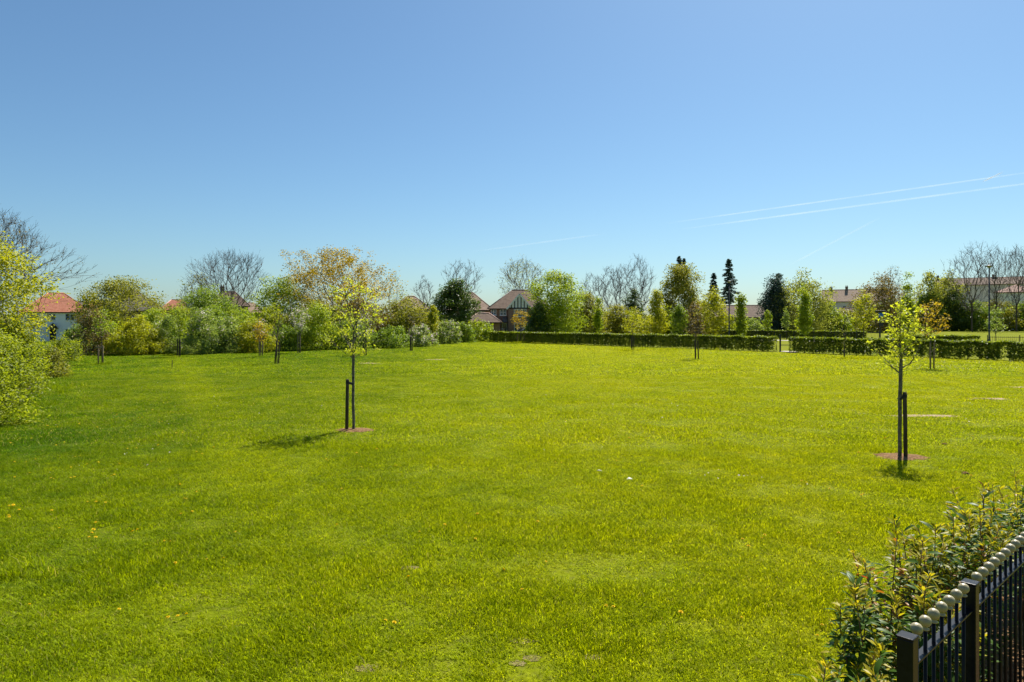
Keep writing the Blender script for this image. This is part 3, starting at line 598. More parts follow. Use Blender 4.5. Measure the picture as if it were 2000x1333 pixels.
for i, (px, top, wd, Y, lf, lb) in enumerate(((1120, 596, 70, 104, 'bright', 'light bush beside the sycamore foot'), (1182, 606, 60, 108, 'thicket', 'bush filling behind the columnar tree'), (1230, 612, 60, 106, 'bright', 'fresh bush under the bare trees'),
        (1300, 606, 60, 106, 'thicket', 'bush beside the young conical tree'), (1375, 610, 60, 104, 'olive', 'olive bush near the golden tree'), (1420, 618, 50, 104, 'thicket', 'low bush at the lamp post'),
        (1540, 602, 60, 112, 'olive', 'bush between cypress and willow'), (1600, 602, 60, 113, 'thicket', 'bush at the far side of the willow'), (1640, 612, 50, 110, 'bright', 'bright bush under the hipped roof'),
        (1690, 606, 60, 146, 'thicket', 'bush at the end of the second hedge'), (1740, 590, 60, 150, 'thicket', 'bush beneath the thorn tree'))):
    T('garden_bush', lb + ' behind the hedges', px, top, 668, wd, Y, 'dome', lf, 150 + i, cat='bush', cover=2.6, group=G2)
# conifers
def conifer(label, px, top, Y, wpx, zb_py, leaf, seed, name='spruce_tree', bare_to=None):
    rs = np.random.RandomState(seed); X = ax(px, Y); z0 = uz(X, Y); root = empty(name, (X, Y, z0), label, 'tree')
    zt = az(top, Y) - z0; zb = az(zb_py, Y) - z0; R = wpx / 2 / FPX * Y
    mb = MB(); mb.tube([(0, 0, -.05), (.03, 0, zt * .5), (0, .02, zt)], [.16, .09, .012], 7); mb.build('trunk', M['bark'], root, True)
    P0, P1, Q = [], [], []
    z = zb
    while z < zt - .12:
        f = (zt - z) / (zt - zb); L = R * (f ** .75) * (.7 + .45 * rs.rand()) + .12; a0 = z * 25
        for b in range(1):
            a = a0 + rs.normal(0, .5); l = L * (.7 + .45 * rs.rand()); d = np.array([math.cos(a), math.sin(a), 0])
            tipz = -.28 * l + (.5 * l if f < .2 else 0); P0.append([0, 0, z]); P1.append(d * l + [0, 0, z + tipz])
            k = int(12 + 30 * l); t = rs.rand(k) ** .7; sp = .06 + .13 * l * (1 - t * .7)
            c = d[None] * (l * t)[:, None] + np.array([0, 0, z])[None]; c[:, 2] += tipz * t - .10 * np.sin(t * 3.1) * l * .6
            c += rs.normal(0, 1, (k, 3)) * sp[:, None] * np.array([1, 1, .35]); Q.append(c)
        z += .045 + .05 * rs.rand() + .035 * f
    P0, P1 = np.array(P0, float), np.array(P1); V, F = edge_tubes(P0, P1, np.full(len(P0), .03), np.full(len(P0), .008), 3)
    link('branches', npmesh('branches', V, [F]), M['twig'], root)['kind'] = 'stuff'
    V, F, q = leaf_cards(np.concatenate(Q), .34, rs, .45, .5, .3); link('crown', npmesh('crown', V, [F], q), LM[leaf], root); TRI[0] += len(F)
conifer('tall dark spruce with clear lower trunk behind the lamp post', 1424, 506, 118, 46, 590, 'bluegreen', 1)
conifer('shorter dark spruce beside the tall one', 1394, 533, 120, 34, 600, 'bluegreen', 2)
conifer('dark spruce tip over the full-crowned tree, the taller of the pair', 1326, 500, 132, 34, 570, 'bluegreen', 3)
conifer('dark spruce tip over the full-crowned tree, the lower of the pair', 1336, 505, 134, 30, 570, 'bluegreen', 4)
conifer('cedar with flat dark arms rising behind the cypress mound', 1520, 534, 112, 46, 600, 'bluegreen', 5, 'cedar_tree')

# clipped hedges
def hedge(name, label, A, B, h, wd, seed, leaf='hedge', ls=.125, dens=760):
    rs = np.random.RandomState(seed); A, B = np.array(A, float), np.array(B, float); L = np.linalg.norm(B - A); d = (B - A) / L; nrm = np.array([-d[1], d[0]])
    root = empty(name, (A[0], A[1], uz(*A)), label, 'hedge', rz=math.atan2(d[1], d[0]))
    n = int(dens * L * (wd + 2 * h)); u = rs.rand(n) * L
    plants = np.arange(0, L, .55) + rs.normal(0, .06, len(np.arange(0, L, .55)))
    near = np.min(np.abs(u[:, None] - plants[None]), 1) if n * len(plants) < 4e7 else np.abs((u % .55) - .275)
    hk = h * (1 + .045 * rs.normal(0, 1, n) * (rs.rand(n) < .25) + .09 * np.array([mnoise.noise(Vector((q * 1.1, seed, 1))) for q in u]))
    ph = rs.rand(n); v = rs.rand(n) * 2 - 1; side = rs.rand(n) < .72
    zz = np.where(side, hk * (.06 + .94 * ph), hk * (.9 + .12 * rs.rand(n))); bulge = 1 - .22 * (near / .3) * (zz < hk * .8)
    yy = np.where(side, np.sign(v) * (1 - .6 * rs.rand(n) ** 1.5) * wd / 2 * bulge, v * wd / 2)
    keep = ~((near > .2) & (zz < hk * .8) & (rs.rand(n) < .72)) & ~((zz < hk * .15) & (rs.rand(n) < .5))
    P = np.stack([u, yy, zz], 1)[keep] + rs.normal(0, .025, (keep.sum(), 3)); P[:, 2] = np.maximum(P[:, 2], .03)
    P[:, 2] += uzv(A[0] + d[0] * P[:, 0], A[1] + d[1] * P[:, 0]) - uz(*A)
    V, F, q = leaf_cards(P, ls, rs, .6, .4, .1); f = link('foliage', npmesh('foliage', V, [F], q), LM[leaf], root); TRI[0] += len(F)
    mb = MB()
    for p in plants:
        for k in range(3):
            a, b = rs.normal(0, .05, 2); mb.tube([(p + a, b, -.03), (p + a * 2.2 + rs.normal(0, .05), b * 2 + rs.normal(0, .05), h * .85)], [.016, .006], 4, False)
    mb.build('stems', M['bark'], root)['kind'] = 'stuff'
    return root
GAPA, GAPB = gp(1520, 687.5), gp(1541, 689)
HEND = (-2.6, 80.5)
hedge('clipped_hedge', 'long clipped hedge running from the path gap to the white post', (GAPA[0] - .1, GAPA[1] + .35), HEND, 1.18, .8, 1)
hedge('clipped_hedge', 'clipped hedge on the lamp post side of the path gap', (GAPB[0] + .1, GAPB[1] - .1), (46, 27.5), 1.18, .8, 2)
hedge('low_hedge', 'second clipped hedge across the path, parallel to the long one', (44.8, 86.5), (14, 116), 1.08, .8, 3, ls=.19, dens=380)
hedge('low_hedge', 'short dark hedge between blue sign and far railing', (38.2, 69.8), (46.0, 67.2), 1.0, .8, 4, ls=.15, dens=560)
# path between the two hedges
pm = MB(); pm.add([(46.5, 70, .012), (49.5, 71.5, .012), (17.5, 106.5, .012), (14.5, 105, .012)], [(0, 1, 2, 3)])
tag(pm.build('path', M['gravel']), 'pale gravel path between the two clipped hedges', None, kind='structure')
pm = MB(); pm.add([(GAPA[0] - .1, GAPA[1] - .5, .05), (GAPB[0] + .2, GAPB[1] - .6, .05), (GAPB[0] + 1.0, GAPB[1] + .6, .05), (GAPA[0] + .8, GAPA[1] + .7, .05)], [(0, 1, 2, 3)])
tag(pm.build('path_slab', M['gravel']), 'pale slab in the gap of the clipped hedge', None, kind='structure')
# ---------------------------------------------------------------- houses
def courses(mb, A, B, C, D, n, lift=.045):      # one roof slope as overlapping tile courses, eave edge A-B up to ridge edge C-D
    A, B, C, D = map(Vector, (A, B, C, D)); nr = (B - A).cross(((C + D) / 2 - A)).normalized()
    if nr.z < 0: nr = -nr
    for i in range(n):
        t0, t1 = i / n, (i + 1) / n; P, Q = A.lerp(C, t0) + nr * lift, B.lerp(D, t0) + nr * lift; R_, S_ = B.lerp(D, t1) + nr * .004, A.lerp(C, t1) + nr * .004
        P0, Q0 = A.lerp(C, t0) + nr * .002, B.lerp(D, t0) + nr * .002
        mb.add([P, Q, R_, S_], [(0, 1, 2, 3)]); mb.add([P0, Q0, Q, P], [(0, 1, 2, 3)])
def roof(parent, x0, x1, y0, y1, ez, rzz, hl, hr, mat, n=16, o=.35, capmat=None, gable_mat=None):
    X0, X1, Y0, Y1, ym = x0 - o, x1 + o, y0 - o, y1 + o, (y0 + y1) / 2
    a, b, c, d = (X0, Y0, ez), (X1, Y0, ez), (X1, Y1, ez), (X0, Y1, ez); r0, r1 = (X0 + hl, ym, rzz), (X1 - hr, ym, rzz)
    mb = MB(); courses(mb, a, b, r0, r1, n); courses(mb, c, d, r1, r0, n)
    if hl: courses(mb, d, a, r0, r0, n)
    if hr: courses(mb, b, c, r1, r1, n)
    ro = mb.build('roof', mat, parent)
    cm = MB(); cm.tube([r0, r1], .11, 6)
    if hl: cm.tube([a, r0], .09, 6); cm.tube([d, r0], .09, 6)
    if hr: cm.tube([b, r1], .09, 6); cm.tube([c, r1], .09, 6)
    cp = cm.build('ridge_tiles', capmat or mat, ro, True); cp['kind'] = 'stuff'
    g = MB(); g.box(X0 + .05, X1 - .05, Y0 - .06, Y0 + .04, ez - .16, ez - .02); g.build('gutter', M['timber'], ro)
    sf = MB(); sf.box(X0 + .06, X1 - .06, Y0 + .045, Y1 - .02, ez - .10, ez - .03); sf.build('soffit', M['white'], ro)
    for hh, xx in ((hl, x0), (hr, x1)):
        if not hh:
            gm_ = MB(); gm_.add([(xx - .01, y0, ez - .12), (xx + .01, y0, ez - .12), (xx + .01, y1, ez - .12), (xx - .01, y1, ez - .12), (xx - .01, ym, rzz - .15), (xx + .01, ym, rzz - .15)],
                                [(0, 3, 4), (1, 5, 2), (0, 1, 2, 3), (0, 4, 5, 1), (3, 2, 5, 4)]); gm_.build('gable_wall', gable_mat or M['brick'], parent)
    return ro
def window(parent, x, z, wd, h, y=0, nx=2, ny=1, mat='white', sill=True, name='window'):
    """a framed window standing slightly proud of a wall whose face lies at y"""
    f = MB(); t = .07; x0, x1, z1 = x - wd / 2, x + wd / 2, z + h
    f.box(x0, x1, y - .05, y + .02, z, z + t); f.box(x0, x1, y - .05, y + .02, z1 - t, z1)
    f.box(x0, x0 + t, y - .05, y + .02, z + t, z1 - t); f.box(x1 - t, x1, y - .05, y + .02, z + t, z1 - t)
    for i in range(1, nx): xx = x0 + wd * i / nx; f.box(xx - .04, xx + .04, y - .048, y + .02, z + t, z1 - t)
    for i in range(1, ny): zz = z + h * i / ny; f.box(x0 + t, x1 - t, y - .044, y + .02, zz - .025, zz + .025)
    o = f.build(name, M[mat], parent)
    for i in range(nx):
        p = MB(); a, b = x0 + wd * i / nx + .04, x0 + wd * (i + 1) / nx - .04; p.box(a, b, y - .02, y + .01, z + t * .8, z1 - t * .8); p.build('pane', M['glass'], o)
    if sill: s = MB(); s.box(x0 - .08, x1 + .08, y - .14, y + .01, z - .09, z - .003); s.build('sill', M['greytile' if sill == 2 else 'white'], o)
    return o
def walls(parent, x0, x1, y0, y1, h, mat, name='wall'):
    mb = MB(); mb.box(x0, x1, y0, y1, -.3, h - .11); return mb.build(name, M[mat], parent)
def chimney(parent, x, y, z0, z1, mat='brownbrick', wd=.7, dp=.5):
    mb = MB(); mb.box(x - wd / 2, x + wd / 2, y - dp / 2, y + dp / 2, z0, z1); mb.box(x - wd / 2 - .06, x + wd / 2 + .06, y - dp / 2 - .06, y + dp / 2 + .06, z1 - .25, z1 - .12)
    c = mb.build('chimney', M[mat], parent); p = MB()
    for s in (-.18, .18): p.lathe((x + s, y, z1), [(.11, -.02), (.09, .28), (.11, .32)], 8)
    q = p.build('chimney_pots', M['tantile'], c); q['kind'] = 'stuff'
def hroot(name, label, px, Y, face=1.0, turn=0., dz=0., cat='house'):
    X = ax(px, Y); return empty(name, (X, Y, uz(X, Y) + dz), label, cat, rz=-math.atan2(X, Y) * face + math.radians(turn))
def simple(label, px, Y, w, d, ridge, eave, wall, roofm, hl, hr, wins=(), turn=0., chim=(), name='house', n=16, face=1.0, cap=None):
    r = hroot(name, label, px, Y, face, turn); z0 = r.location.z; ez, rz_ = az(eave, Y) - z0, az(ridge, Y + d / 2) - z0
    walls(r, -w/2, w/2, 0, d, ez, wall); ro = roof(r, -w/2, w/2, 0, d, ez, rz_, hl, hr, M[roofm], n, capmat=cap and M[cap], gable_mat=M[wall])
    for (x, z, ww, hh, nx) in wins: window(r, x, z, ww, hh, 0, nx, 2)
    for (x, t) in chim: chimney(ro, x, d / 2, rz_ - 1.0, az(t, Y + d / 2) - z0)
    return r
# white rendered house with orange-red roof
r = simple('white rendered house with orange-red tiled hipped roof beyond the thicket', 110, 119, 10.0, 8, 573, 610, 'render', 'redtile', 4.2, 4.2,
           ((2.35, 3.62, 2.1, 1.15, 3), (-.75, 3.62, 1.3, 1.1, 2), (2.35, .95, 2.1, 1.15, 3), (-3.2, 3.62, 1.3, 1.1, 2)), n=20)
mb = MB(); mb.box(-.95, -.05, -.06, .02, 0, 2.05); dd = mb.build('door', M['timber'], r); mb = MB(); mb.lathe((-.17, -.09, 1.0), [(.03, -.03), (.04, 0), (.03, .03)], 8); mb.build('handle', M['cream'], dd)
mb = MB(); courses(mb, (-1.35, -1.0, 2.15), (-1.35, 0, 2.15), (-.5, -1.0, 3.15), (-.5, -.02, 3.15), 6); courses(mb, (.35, -.02, 2.15), (.35, -1.0, 2.15), (-.5, -.02, 3.15), (-.5, -1.0, 3.15), 6)
mb.add([(-1.3, -.95, 2.16), (.3, -.95, 2.16), (-.5, -.95, 3.1)], [(0, 1, 2)]); mb.build('porch_canopy', M['timber'], r)
for x in (-1.2, .2): mb = MB(); mb.bar((x, -.9, 2.15), (x, -.1, 1.3), .09, .09); mb.build('canopy_bracket', M['white'], r)
simple('house with plain grey roof and small black vent behind the white house', 163, 142, 9, 8, 589, 612, 'brick', 'greytile', 0, 0, chim=())
simple('low red-roofed house tucked between white house and olive tree', 190, 134, 5, 7, 590, 614, 'brick', 'redtile', 2.5, 2.5, turn=10)
simple('grey-roofed house with long sloping hip behind the olive tree', 258, 122, 10, 8, 568, 607, 'brownbrick', 'greytile', 4.6, 4.6, ((1.5, 3.4, 1.2, 1.1, 2),))
simple('small house with red hipped roof beside the spreading bare tree', 340, 132, 4.6, 6, 586, 606, 'brick', 'redtile', 2.2, 1.0, cap='pinktile')
simple('brick house with dark roof seen through the spreading bare tree', 446, 120, 6.5, 7, 570, 598, 'brick', 'browntile', 2.5, 2.5, ((0, 3.2, 1.2, 1.1, 2),), chim=((-1.0, 560),))
simple('house with pale roof low behind the hedgerow near the vivid green tree', 490, 128, 5, 6, 592, 612, 'brick', 'tantile', 2.4, 2.4)
simple('house with pinkish brown hipped roof behind the olive thorn tree', 803, 116, 6.4, 6, 579, 604, 'brick', 'tantile', 3.0, 3.0, ((0, 3.0, 1.2, 1.1, 2),))
simple('brick house with tan tiled roof next to the half-timbered house', 918, 118, 7.6, 8, 572, 606, 'brick', 'tantile', 2.0, 3.6, ((-.6, 2.95, 1.4, 1.1, 2), (2.0, 3.0, 1.1, 1.0, 2)), n=20)
# half-timbered house
r = empty('timbered_house', (ax(1010, 105), 105, uz(.8, 105)), 'brick house with black and white half-timbered gable and dark tiled roof', 'house')
ez, rzz = az(603, 105) - r.location.z, az(567, 109) - r.location.z
walls(r, -4.2, 5.2, 0, 8, ez, 'brick'); roof(r, -4.2, 5.2, 0, 8, ez, rzz, 3.8, 3.8, M['browntile'], 20, capmat=M['greytile'])
gx0, gx1, gf, ga = -1.45, 2.15, -1.0, az(575, 104) - r.location.z     # the projecting gable
walls(r, gx0 + .1, gx1 - .1, gf, -.02, ez + .05, 'brick', 'gable_bay')
mb = MB(); xm = (gx0 + gx1) / 2; mb.add([(gx0 + .1, gf, ez - .05), (gx1 - .1, gf, ez - .05), (xm, gf, ga - .12), (gx0 + .1, gf + .2, ez - .05), (gx1 - .1, gf + .2, ez - .05), (xm, gf + .2, ga - .12)], [(0, 1, 2), (3, 5, 4), (0, 3, 4, 1), (0, 2, 5, 3), (1, 4, 5, 2)])
pn = mb.build('gable_panel', M['white'], r)
mb = MB(); mb.box(gx0 + .1, gx1 - .1, gf - .05, gf - .003, ez - .06, ez + .12); mb.build('timber_beam', M['timber'], pn)
for i in range(1, 7):
    xx = gx0 + .1 + (gx1 - gx0 - .2) * i / 7; hh = (ga - ez - .25) * (1 - abs(xx - xm) / ((gx1 - gx0) / 2))
    mb = MB(); mb.box(xx - .07, xx + .07, gf - .045, gf - .004, ez + .121, ez + .1 + max(hh, .12)); mb.build('timber_stud', M['timber'], pn)
for a, b in ((gx0 - .15, xm), (gx1 + .15, xm)):
    mb = MB(); mb.bar((a, gf - .12, ez - .12), (b, gf - .12, ga), .08, .24); mb.build('bargeboard', M['white'], r)
mb = MB(); courses(mb, (gx0 - .2, gf - .15, ez - .12), (gx0 - .2, 3.0, ez - .12), (xm, gf - .15, ga + .04), (xm, 3.0, ga + .04), 12); courses(mb, (gx1 + .2, 3.0, ez - .12), (gx1 + .2, gf - .15, ez - .12), (xm, 3.0, ga + .04), (xm, gf - .15, ga + .04), 12)
mb.build('gable_roof', M['tantile'], r)
window(r, xm + .1, ez - 1.25, 1.9, 1.15, gf, 3, 2); window(r, -2.15, ez - 1.05, 1.0, .95, 0, 2, 2); window(r, 3.6, ez - 1.2, 1.2, 1.1, 0, 2, 2); window(r, -3.6, ez - 1.0, .8, .9, 0, 2, 2)
window(r, xm + .2, .75, 2.0, 1.35, gf, 4, 2, name='bay_window'); window(r, -1.95, .2, .8, 1.95, 0, 1, 1, sill=False, name='glazed_door')
wroot = r                                                              # garage wing standing forward, hipped roof with pale hip tiles
walls(r, -7.6, -2.6, -4.0, -.4, az(630, 101) - r.location.z, 'brick', 'garage_wing')
roof(r, -7.6, -2.6, -4.0, -.4, az(630, 101) - r.location.z, az(612, 102.5) - r.location.z, 2.0, 2.0, M['browntile'], 9, capmat=M['pinktile'])
window(r, -4.3, .75, .9, 1.1, -4.0, 2, 1)
mb = MB(); courses(mb, (-2.2, -1.15, 2.25), (-1.5, -1.15, 2.25), (-2.2, -.03, 3.1), (-1.5, -.03, 3.1), 6); mb.build('porch_roof', M['greytile'], r)
simple('long low bungalow with brown tiled roof behind the columnar tree', 1436, 132, 13, 7, 597, 620, 'brownbrick', 'browntile', 0, 0, ((-1.0, .9, 1.6, 1.1, 3), (3.2, .9, 1.6, 1.1, 3), (-4.6, .9, 1.4, 1.1, 2)), name='bungalow', face=.4)
simple('low house with dark hipped roof in front of the pale terrace', 1652, 150, 8, 7, 602, 626, 'brick', 'browntile', 3.2, 3.2)
simple('pale rendered terrace with two tall chimneys and brown roof', 1672, 190, 17.0, 8, 566, 589, 'grender', 'tantile', 0, 0, ((-6.3, 5.0, .9, 1.4, 1), (-2.9, 5.0, .9, 1.5, 1), (.6, 5.0, .9, 1.5, 1), (4.0, 5.0, .9, 1.5, 1)), chim=((-6.4, 561), (-2.4, 560)), name='terrace', n=14)
simple('long pale building with brown roof behind the feathery willow', 1925, 215, 27, 9, 543, 556, 'grender', 'browntile', 0, 0, tuple((-11 + 3.6 * i, 7.0, 1.3, 1.5, 2) for i in range(7)), chim=((-13, 537), (2, 538)), name='apartment_block', n=12)
simple('white building with pale pyramid roof behind the sinuous bare tree', 1984, 178, 9, 9, 557, 571, 'render', 'pinktile', 4.9, 4.9, ((-2.4, 4.4, 1.0, 1.3, 2), (1.0, 4.4, 1.0, 1.3, 2)), name='villa')

# ---------------------------------------------------------------- street furniture
def lamp(label, px, Y, h):
    X = ax(px, Y); r = empty('lamp_post', (X, Y, uz(X, Y)), label, 'lamp post', group='black park lamp posts')
    mb = MB(); mb.lathe((0, 0, 0), [(.11, -.05), (.11, .9), (.085, 1.0), (.06, 1.05), (.045, h - .1)], 12); mb.build('column', M['darkmetal'], r, True)
    mb = MB(); mb.lathe((0, 0, h - .1), [(.05, 0), (.08, .05), (.10, .10), (.10, .13)], 12); mb.build('bracket', M['darkmetal'], r, True)
    mb = MB(); mb.lathe((0, 0, h + .03), [(.16, 0), (.30, .04), (.30, .09), (.12, .14), (.02, .15)], 16); mb.build('lantern', M['darkmetal'], r, True)
    mb = MB(); mb.lathe((0, 0, h - .005), [(.13, 0), (.15, .034)], 16); mb.build('diffuser', M['white'], r)
lamp('tall black lamp post in front of the tall spruce', 1424, 75, az(552, 75)); lamp('tall black lamp post behind the hedge near the bare trees', 1932, 56, az(522, 56))
# blue notice sign on a black post
X, Y = ax(1719, 70), 70; r = empty('notice_sign', (X, Y, uz(X, Y)), 'blue notice sign under a small black hood on a post', 'sign')
mb = MB(); mb.tube([(0, 0, -.1), (0, 0, az(607, Y))], .06, 10); mb.build('post', M['darkmetal'], r)
mb = MB(); mb.box(-.5, .5, -.14, .14, az(609, Y), az(606.5, Y)); mb.build('hood', M['darkmetal'], r, bevel=.02)
mb = MB(); mb.box(-.20, .30, -.10, -.065, az(620, Y), az(611.5, Y)); mb.build('blue_panel', M['blue'], r)
mb = MB(); mb.box(-.16, .24, -.10, -.065, az(637, Y), az(628, Y)); mb.build('lower_panel', M['darkmetal'], r)
# small blue plate on a stub post and a broken white post by the far hedge end
X, Y = gp(1043, 668.5); r = empty('small_sign', (X, Y, uz(X, Y)), 'small tilted blue plate on a short post against the long hedge', 'sign')
mb = MB(); mb.box(-.05, .05, -.03, .03, -.1, .75); mb.build('post', M['palestake'], r)
mb = MB(); mb.add([(-.35, -.06, .75), (.05, -.06, .5), (.32, -.06, .75), (.22, -.06, 1.1), (-.2, -.06, 1.2), (-.35, -.035, .75), (.05, -.035, .5), (.32, -.035, .75), (.22, -.035, 1.1), (-.2, -.035, 1.2)],
       [(0, 1, 2, 3, 4), (9, 8, 7, 6, 5), (0, 5, 6, 1), (1, 6, 7, 2), (2, 7, 8, 3), (3, 8, 9, 4), (4, 9, 5, 0)]); mb.build('blue_plate', M['blue'], r)
X, Y = gp(969, 668); r = empty('white_post', (X, Y, uz(X, Y)), 'white wooden post with a slanting brace at the hedge end', 'post')
mb = MB(); mb.box(-.07, .07, -.05, .05, -.1, 1.05); mb.build('post', M['white'], r); mb = MB(); mb.bar((-.16, -.08, 1.2), (.42, -.08, .48), .05, .09); mb.build('brace', M['white'], r)
# gate post frame in the hedge gap
X, Y = GAPA; r = empty('gate_post', (X + .1, Y - .15, uz(X, Y)), 'black metal gate post with low rail in the hedge gap', 'gate post')
mb = MB(); mb.box(-.05, .05, -.05, .05, -.1, 1.42); mb.build('post', M['darkmetal'], r); mb = MB(); mb.box(.055, .95, -.02, .02, .52, .58); mb.build('rail', M['darkmetal'], r)
# far railing behind the second hedge
def railing(label, A, B, h):
    A, B = Vector((*A, 0)), Vector((*B, 0)); d = B - A; L = d.length; r = empty('park_railing', (A.x, A.y, uz(A.x, A.y)), label, 'railing', rz=math.atan2(d.y, d.x))
    n = int(L / 2.4)
    for i in range(n + 1): mb = MB(); x = L * i / n; mb.box(x - .03, x + .03, -.03, .03, -.1, h + .12); mb.build('post', M['darkmetal'], r)
    for z in (.15, h - .12): mb = MB(); mb.box(0, L, -.012, .012, z, z + .04); mb.build('rail', M['darkmetal'], r)
    mb = MB()
    for i in range(int(L / .16)): mb.tube([(.08 + i * .16, 0, .05), (.08 + i * .16, 0, h)], .012, 4)
    o = mb.build('pickets', M['darkmetal'], r); o['kind'] = 'stuff'
railing('low black park railing beyond the lamp post', (46.4, 66.6), (56, 62.6), 1.0)
railing('black railing along the second clipped hedge', (45, 83.6), (30, 98), 1.15)
# grey car parked behind the long hedge
def car(label, px, Y, rz):
    X = ax(px, Y); r = empty('parked_car', (X, Y, uz(X, Y)), label, 'car', rz=rz)
    prof = [(-2.05, .45, .62), (-2.0, .78, .80), (-1.2, .92, .84), (-.55, 1.38, .66), (.75, 1.44, .66), (1.5, 1.0, .82), (2.02, .88, .80), (2.1, .5, .65)]
    V, F = [], []
    for x, zt, hw in prof:
        zm = min(zt, .86); V += [(x, -.84, .28), (x, -.88, zm * .8), (x, -.86, zm), (x, -hw, zt), (x, hw, zt), (x, .86, zm), (x, .88, zm * .8), (x, .84, .28)]
    for i in range(len(prof) - 1):
        for j in range(8): F.append((i*8+j, i*8+(j+1) % 8, (i+1)*8+(j+1) % 8, (i+1)*8+j))
    F += [tuple(range(7, -1, -1)), tuple((len(prof)-1)*8+j for j in range(8))]
    mb = MB(); mb.add(V, F); mb.build('body', M['carpaint'], r, bevel=.04)
    for s in (-1, 1):
        mb = MB(); mb.add([(-1.0, s*.87, .93), (1.35, s*.87, .95), (.72, s*.70, 1.38), (-.5, s*.70, 1.33)], [(0, 1, 2, 3)]); mb.build('side_window', M['glass'], r)
        for x in (-1.3, 1.3):
            mb = MB(); mb.tube([(x, s*.70, .31), (x, s*.90, .31)], .31, 20); w_ = mb.build('wheel', M['rubber'], r); mb = MB(); mb.tube([(x, s*.89, .31), (x, s*.915, .31)], .2, 14); mb.build('rim', M['cream'], w_)
        mb = MB(); mb.box(2.04, 2.12, s*.62 - .15, s*.62 + .15, .62, .76); mb.build('headlight', M['glass'], r)
    for q in (((-1.18, .95), (-.57, 1.37)), ((1.48, 1.03), (.78, 1.43))):
        (xa, za), (xb, zb) = q; k = -.02 if xa < 0 else .02; mb = MB(); mb.add([(xa + k, -.72, za + .02), (xa + k, .72, za + .02), (xb + k, .6, zb + .015), (xb + k, -.6, zb + .015)], [(0, 1, 2, 3)]); mb.build('windscreen', M['glass'], r)
car('dark grey car parked behind the long hedge before the timbered house', 1032, 93, .15)

# ---------------------------------------------------------------- contrails
cm_, t_, N_, L_, B_, O_ = newmat('contrail_ice'); B_.inputs['Base Color'].default_value = (.95, .95, .95, 1); B_.inputs['Roughness'].default_value = 1; B_.inputs['Specular IOR Level'].default_value = 0
tl = N_.new('ShaderNodeBsdfTranslucent'); tl.inputs[0].default_value = (.95, .95, .95, 1); m1 = N_.new('ShaderNodeMixShader'); m1.inputs[0].default_value = .6; L_.new(B_.outputs[0], m1.inputs[1]); L_.new(tl.outputs[0], m1.inputs[2])
tp_ = N_.new('ShaderNodeBsdfTransparent'); m2 = N_.new('ShaderNodeMixShader'); at_ = N_.new('ShaderNodeAttribute'); at_.attribute_name = 'rnd'
gg = N_.new('ShaderNodeNewGeometry'); nz = noise_tex(N_, L_, .004, 3, gg.outputs['Position']); mm = N_.new('ShaderNodeMath'); mm.operation = 'MULTIPLY'; L_.new(at_.outputs['Fac'], mm.inputs[0])
L_.new(ramp2(N_, L_, nz, (.4, .4, .4), (1, 1, 1), .35, .65), mm.inputs[1]); L_.new(mm.outputs[0], m2.inputs[0]); L_.new(tp_.outputs[0], m2.inputs[1]); L_.new(m1.outputs[0], m2.inputs[2]); L_.new(m2.outputs[0], O_.inputs[0])
def contrail(label, x0, y0, x1, y1, th, alpha):
    n, k = 40, 8; V, Q, rn = [], [], []
    for i in range(n + 1):
        t = i / n; Yd = 6000 - 900 * t; px, py = x0 + (x1 - x0) * t, y0 + (y1 - y0) * t; c = np.array([ax(px, Yd), Yd, az(py, Yd)]); rr = th / 2 / FPX * Yd * (.55 + .45 * math.sin(math.pi * min(1, .12 + t * .6)))
        for j in range(k): a = 6.283 * j / k; V.append(c + [0, rr * math.cos(a), rr * math.sin(a)])
    for i in range(n):
        for j in range(k): Q.append((i*k+j, i*k+(j+1) % k, (i+1)*k+(j+1) % k, (i+1)*k+j)); rn.append(alpha * min(1, 6 * (i + .3) / n) * min(1, 6 * (n - i - .3) / n))
    tag(link('contrail', npmesh('contrail', np.array(V), [np.array(Q)], rn, True), cm_), label, 'contrail')
contrail('upper of the two long white contrails in the sky', 1285, 439, 2080, 327, 3.0, .10)
contrail('lower of the two long white contrails in the sky', 1315, 450, 2080, 349, 3.6, .10)
contrail('faint contrail low over the half-timbered house', 915, 493, 1182, 457, 3.0, .045)
contrail('faint steep contrail rising above the weeping willow', 1540, 519, 1720, 425, 3.4, .07)
contrail('short bright contrail scratch above the long pair', 1918, 356, 1960, 336, 3.0, .5)
# ---------------------------------------------------------------- bare patches in the lawn
def patch(name, label, X, Y, rx, ry, mat, seed, sq=2.0, h=.02, kind='structure', cat=None):
    k = 40; mb = MB(); V = [(X, Y, uz(X, Y) + h)]
    for ring in (.6, 1.0):
        for j in range(k):
            a = 6.283 * j / k; q = (abs(math.cos(a)) ** sq + abs(math.sin(a)) ** sq) ** (-1 / sq)
            w_ = 1 + .45 * mnoise.noise(Vector((math.cos(a) * 2.5, math.sin(a) * 2.5, seed * 3.1))) + .25 * mnoise.noise(Vector((math.cos(a) * 8, math.sin(a) * 8, seed)))
            x, y = X + rx * ring * q * w_ * math.cos(a), Y + ry * ring * q * w_ * math.sin(a); V.append((x, y, uz(x, y) + (h if ring < 1 else .004)))
    F = [(0, 1 + j, 1 + (j + 1) % k) for j in range(k)] + [(1 + j, 1 + k + j, 1 + k + (j + 1) % k, 1 + (j + 1) % k) for j in range(k)]
    mb.add(V, F); tag(mb.build(name, M[mat], None, True), label, cat, kind=kind)
for i, (m, lb) in enumerate(zip(MULCH, ('brown bark mulch circle round the taller young lime', 'brown bark mulch circle round the shorter young lime'))): patch('mulch_circle', lb, m[0], m[1], m[2], m[3], 'soil', i, h=.03)
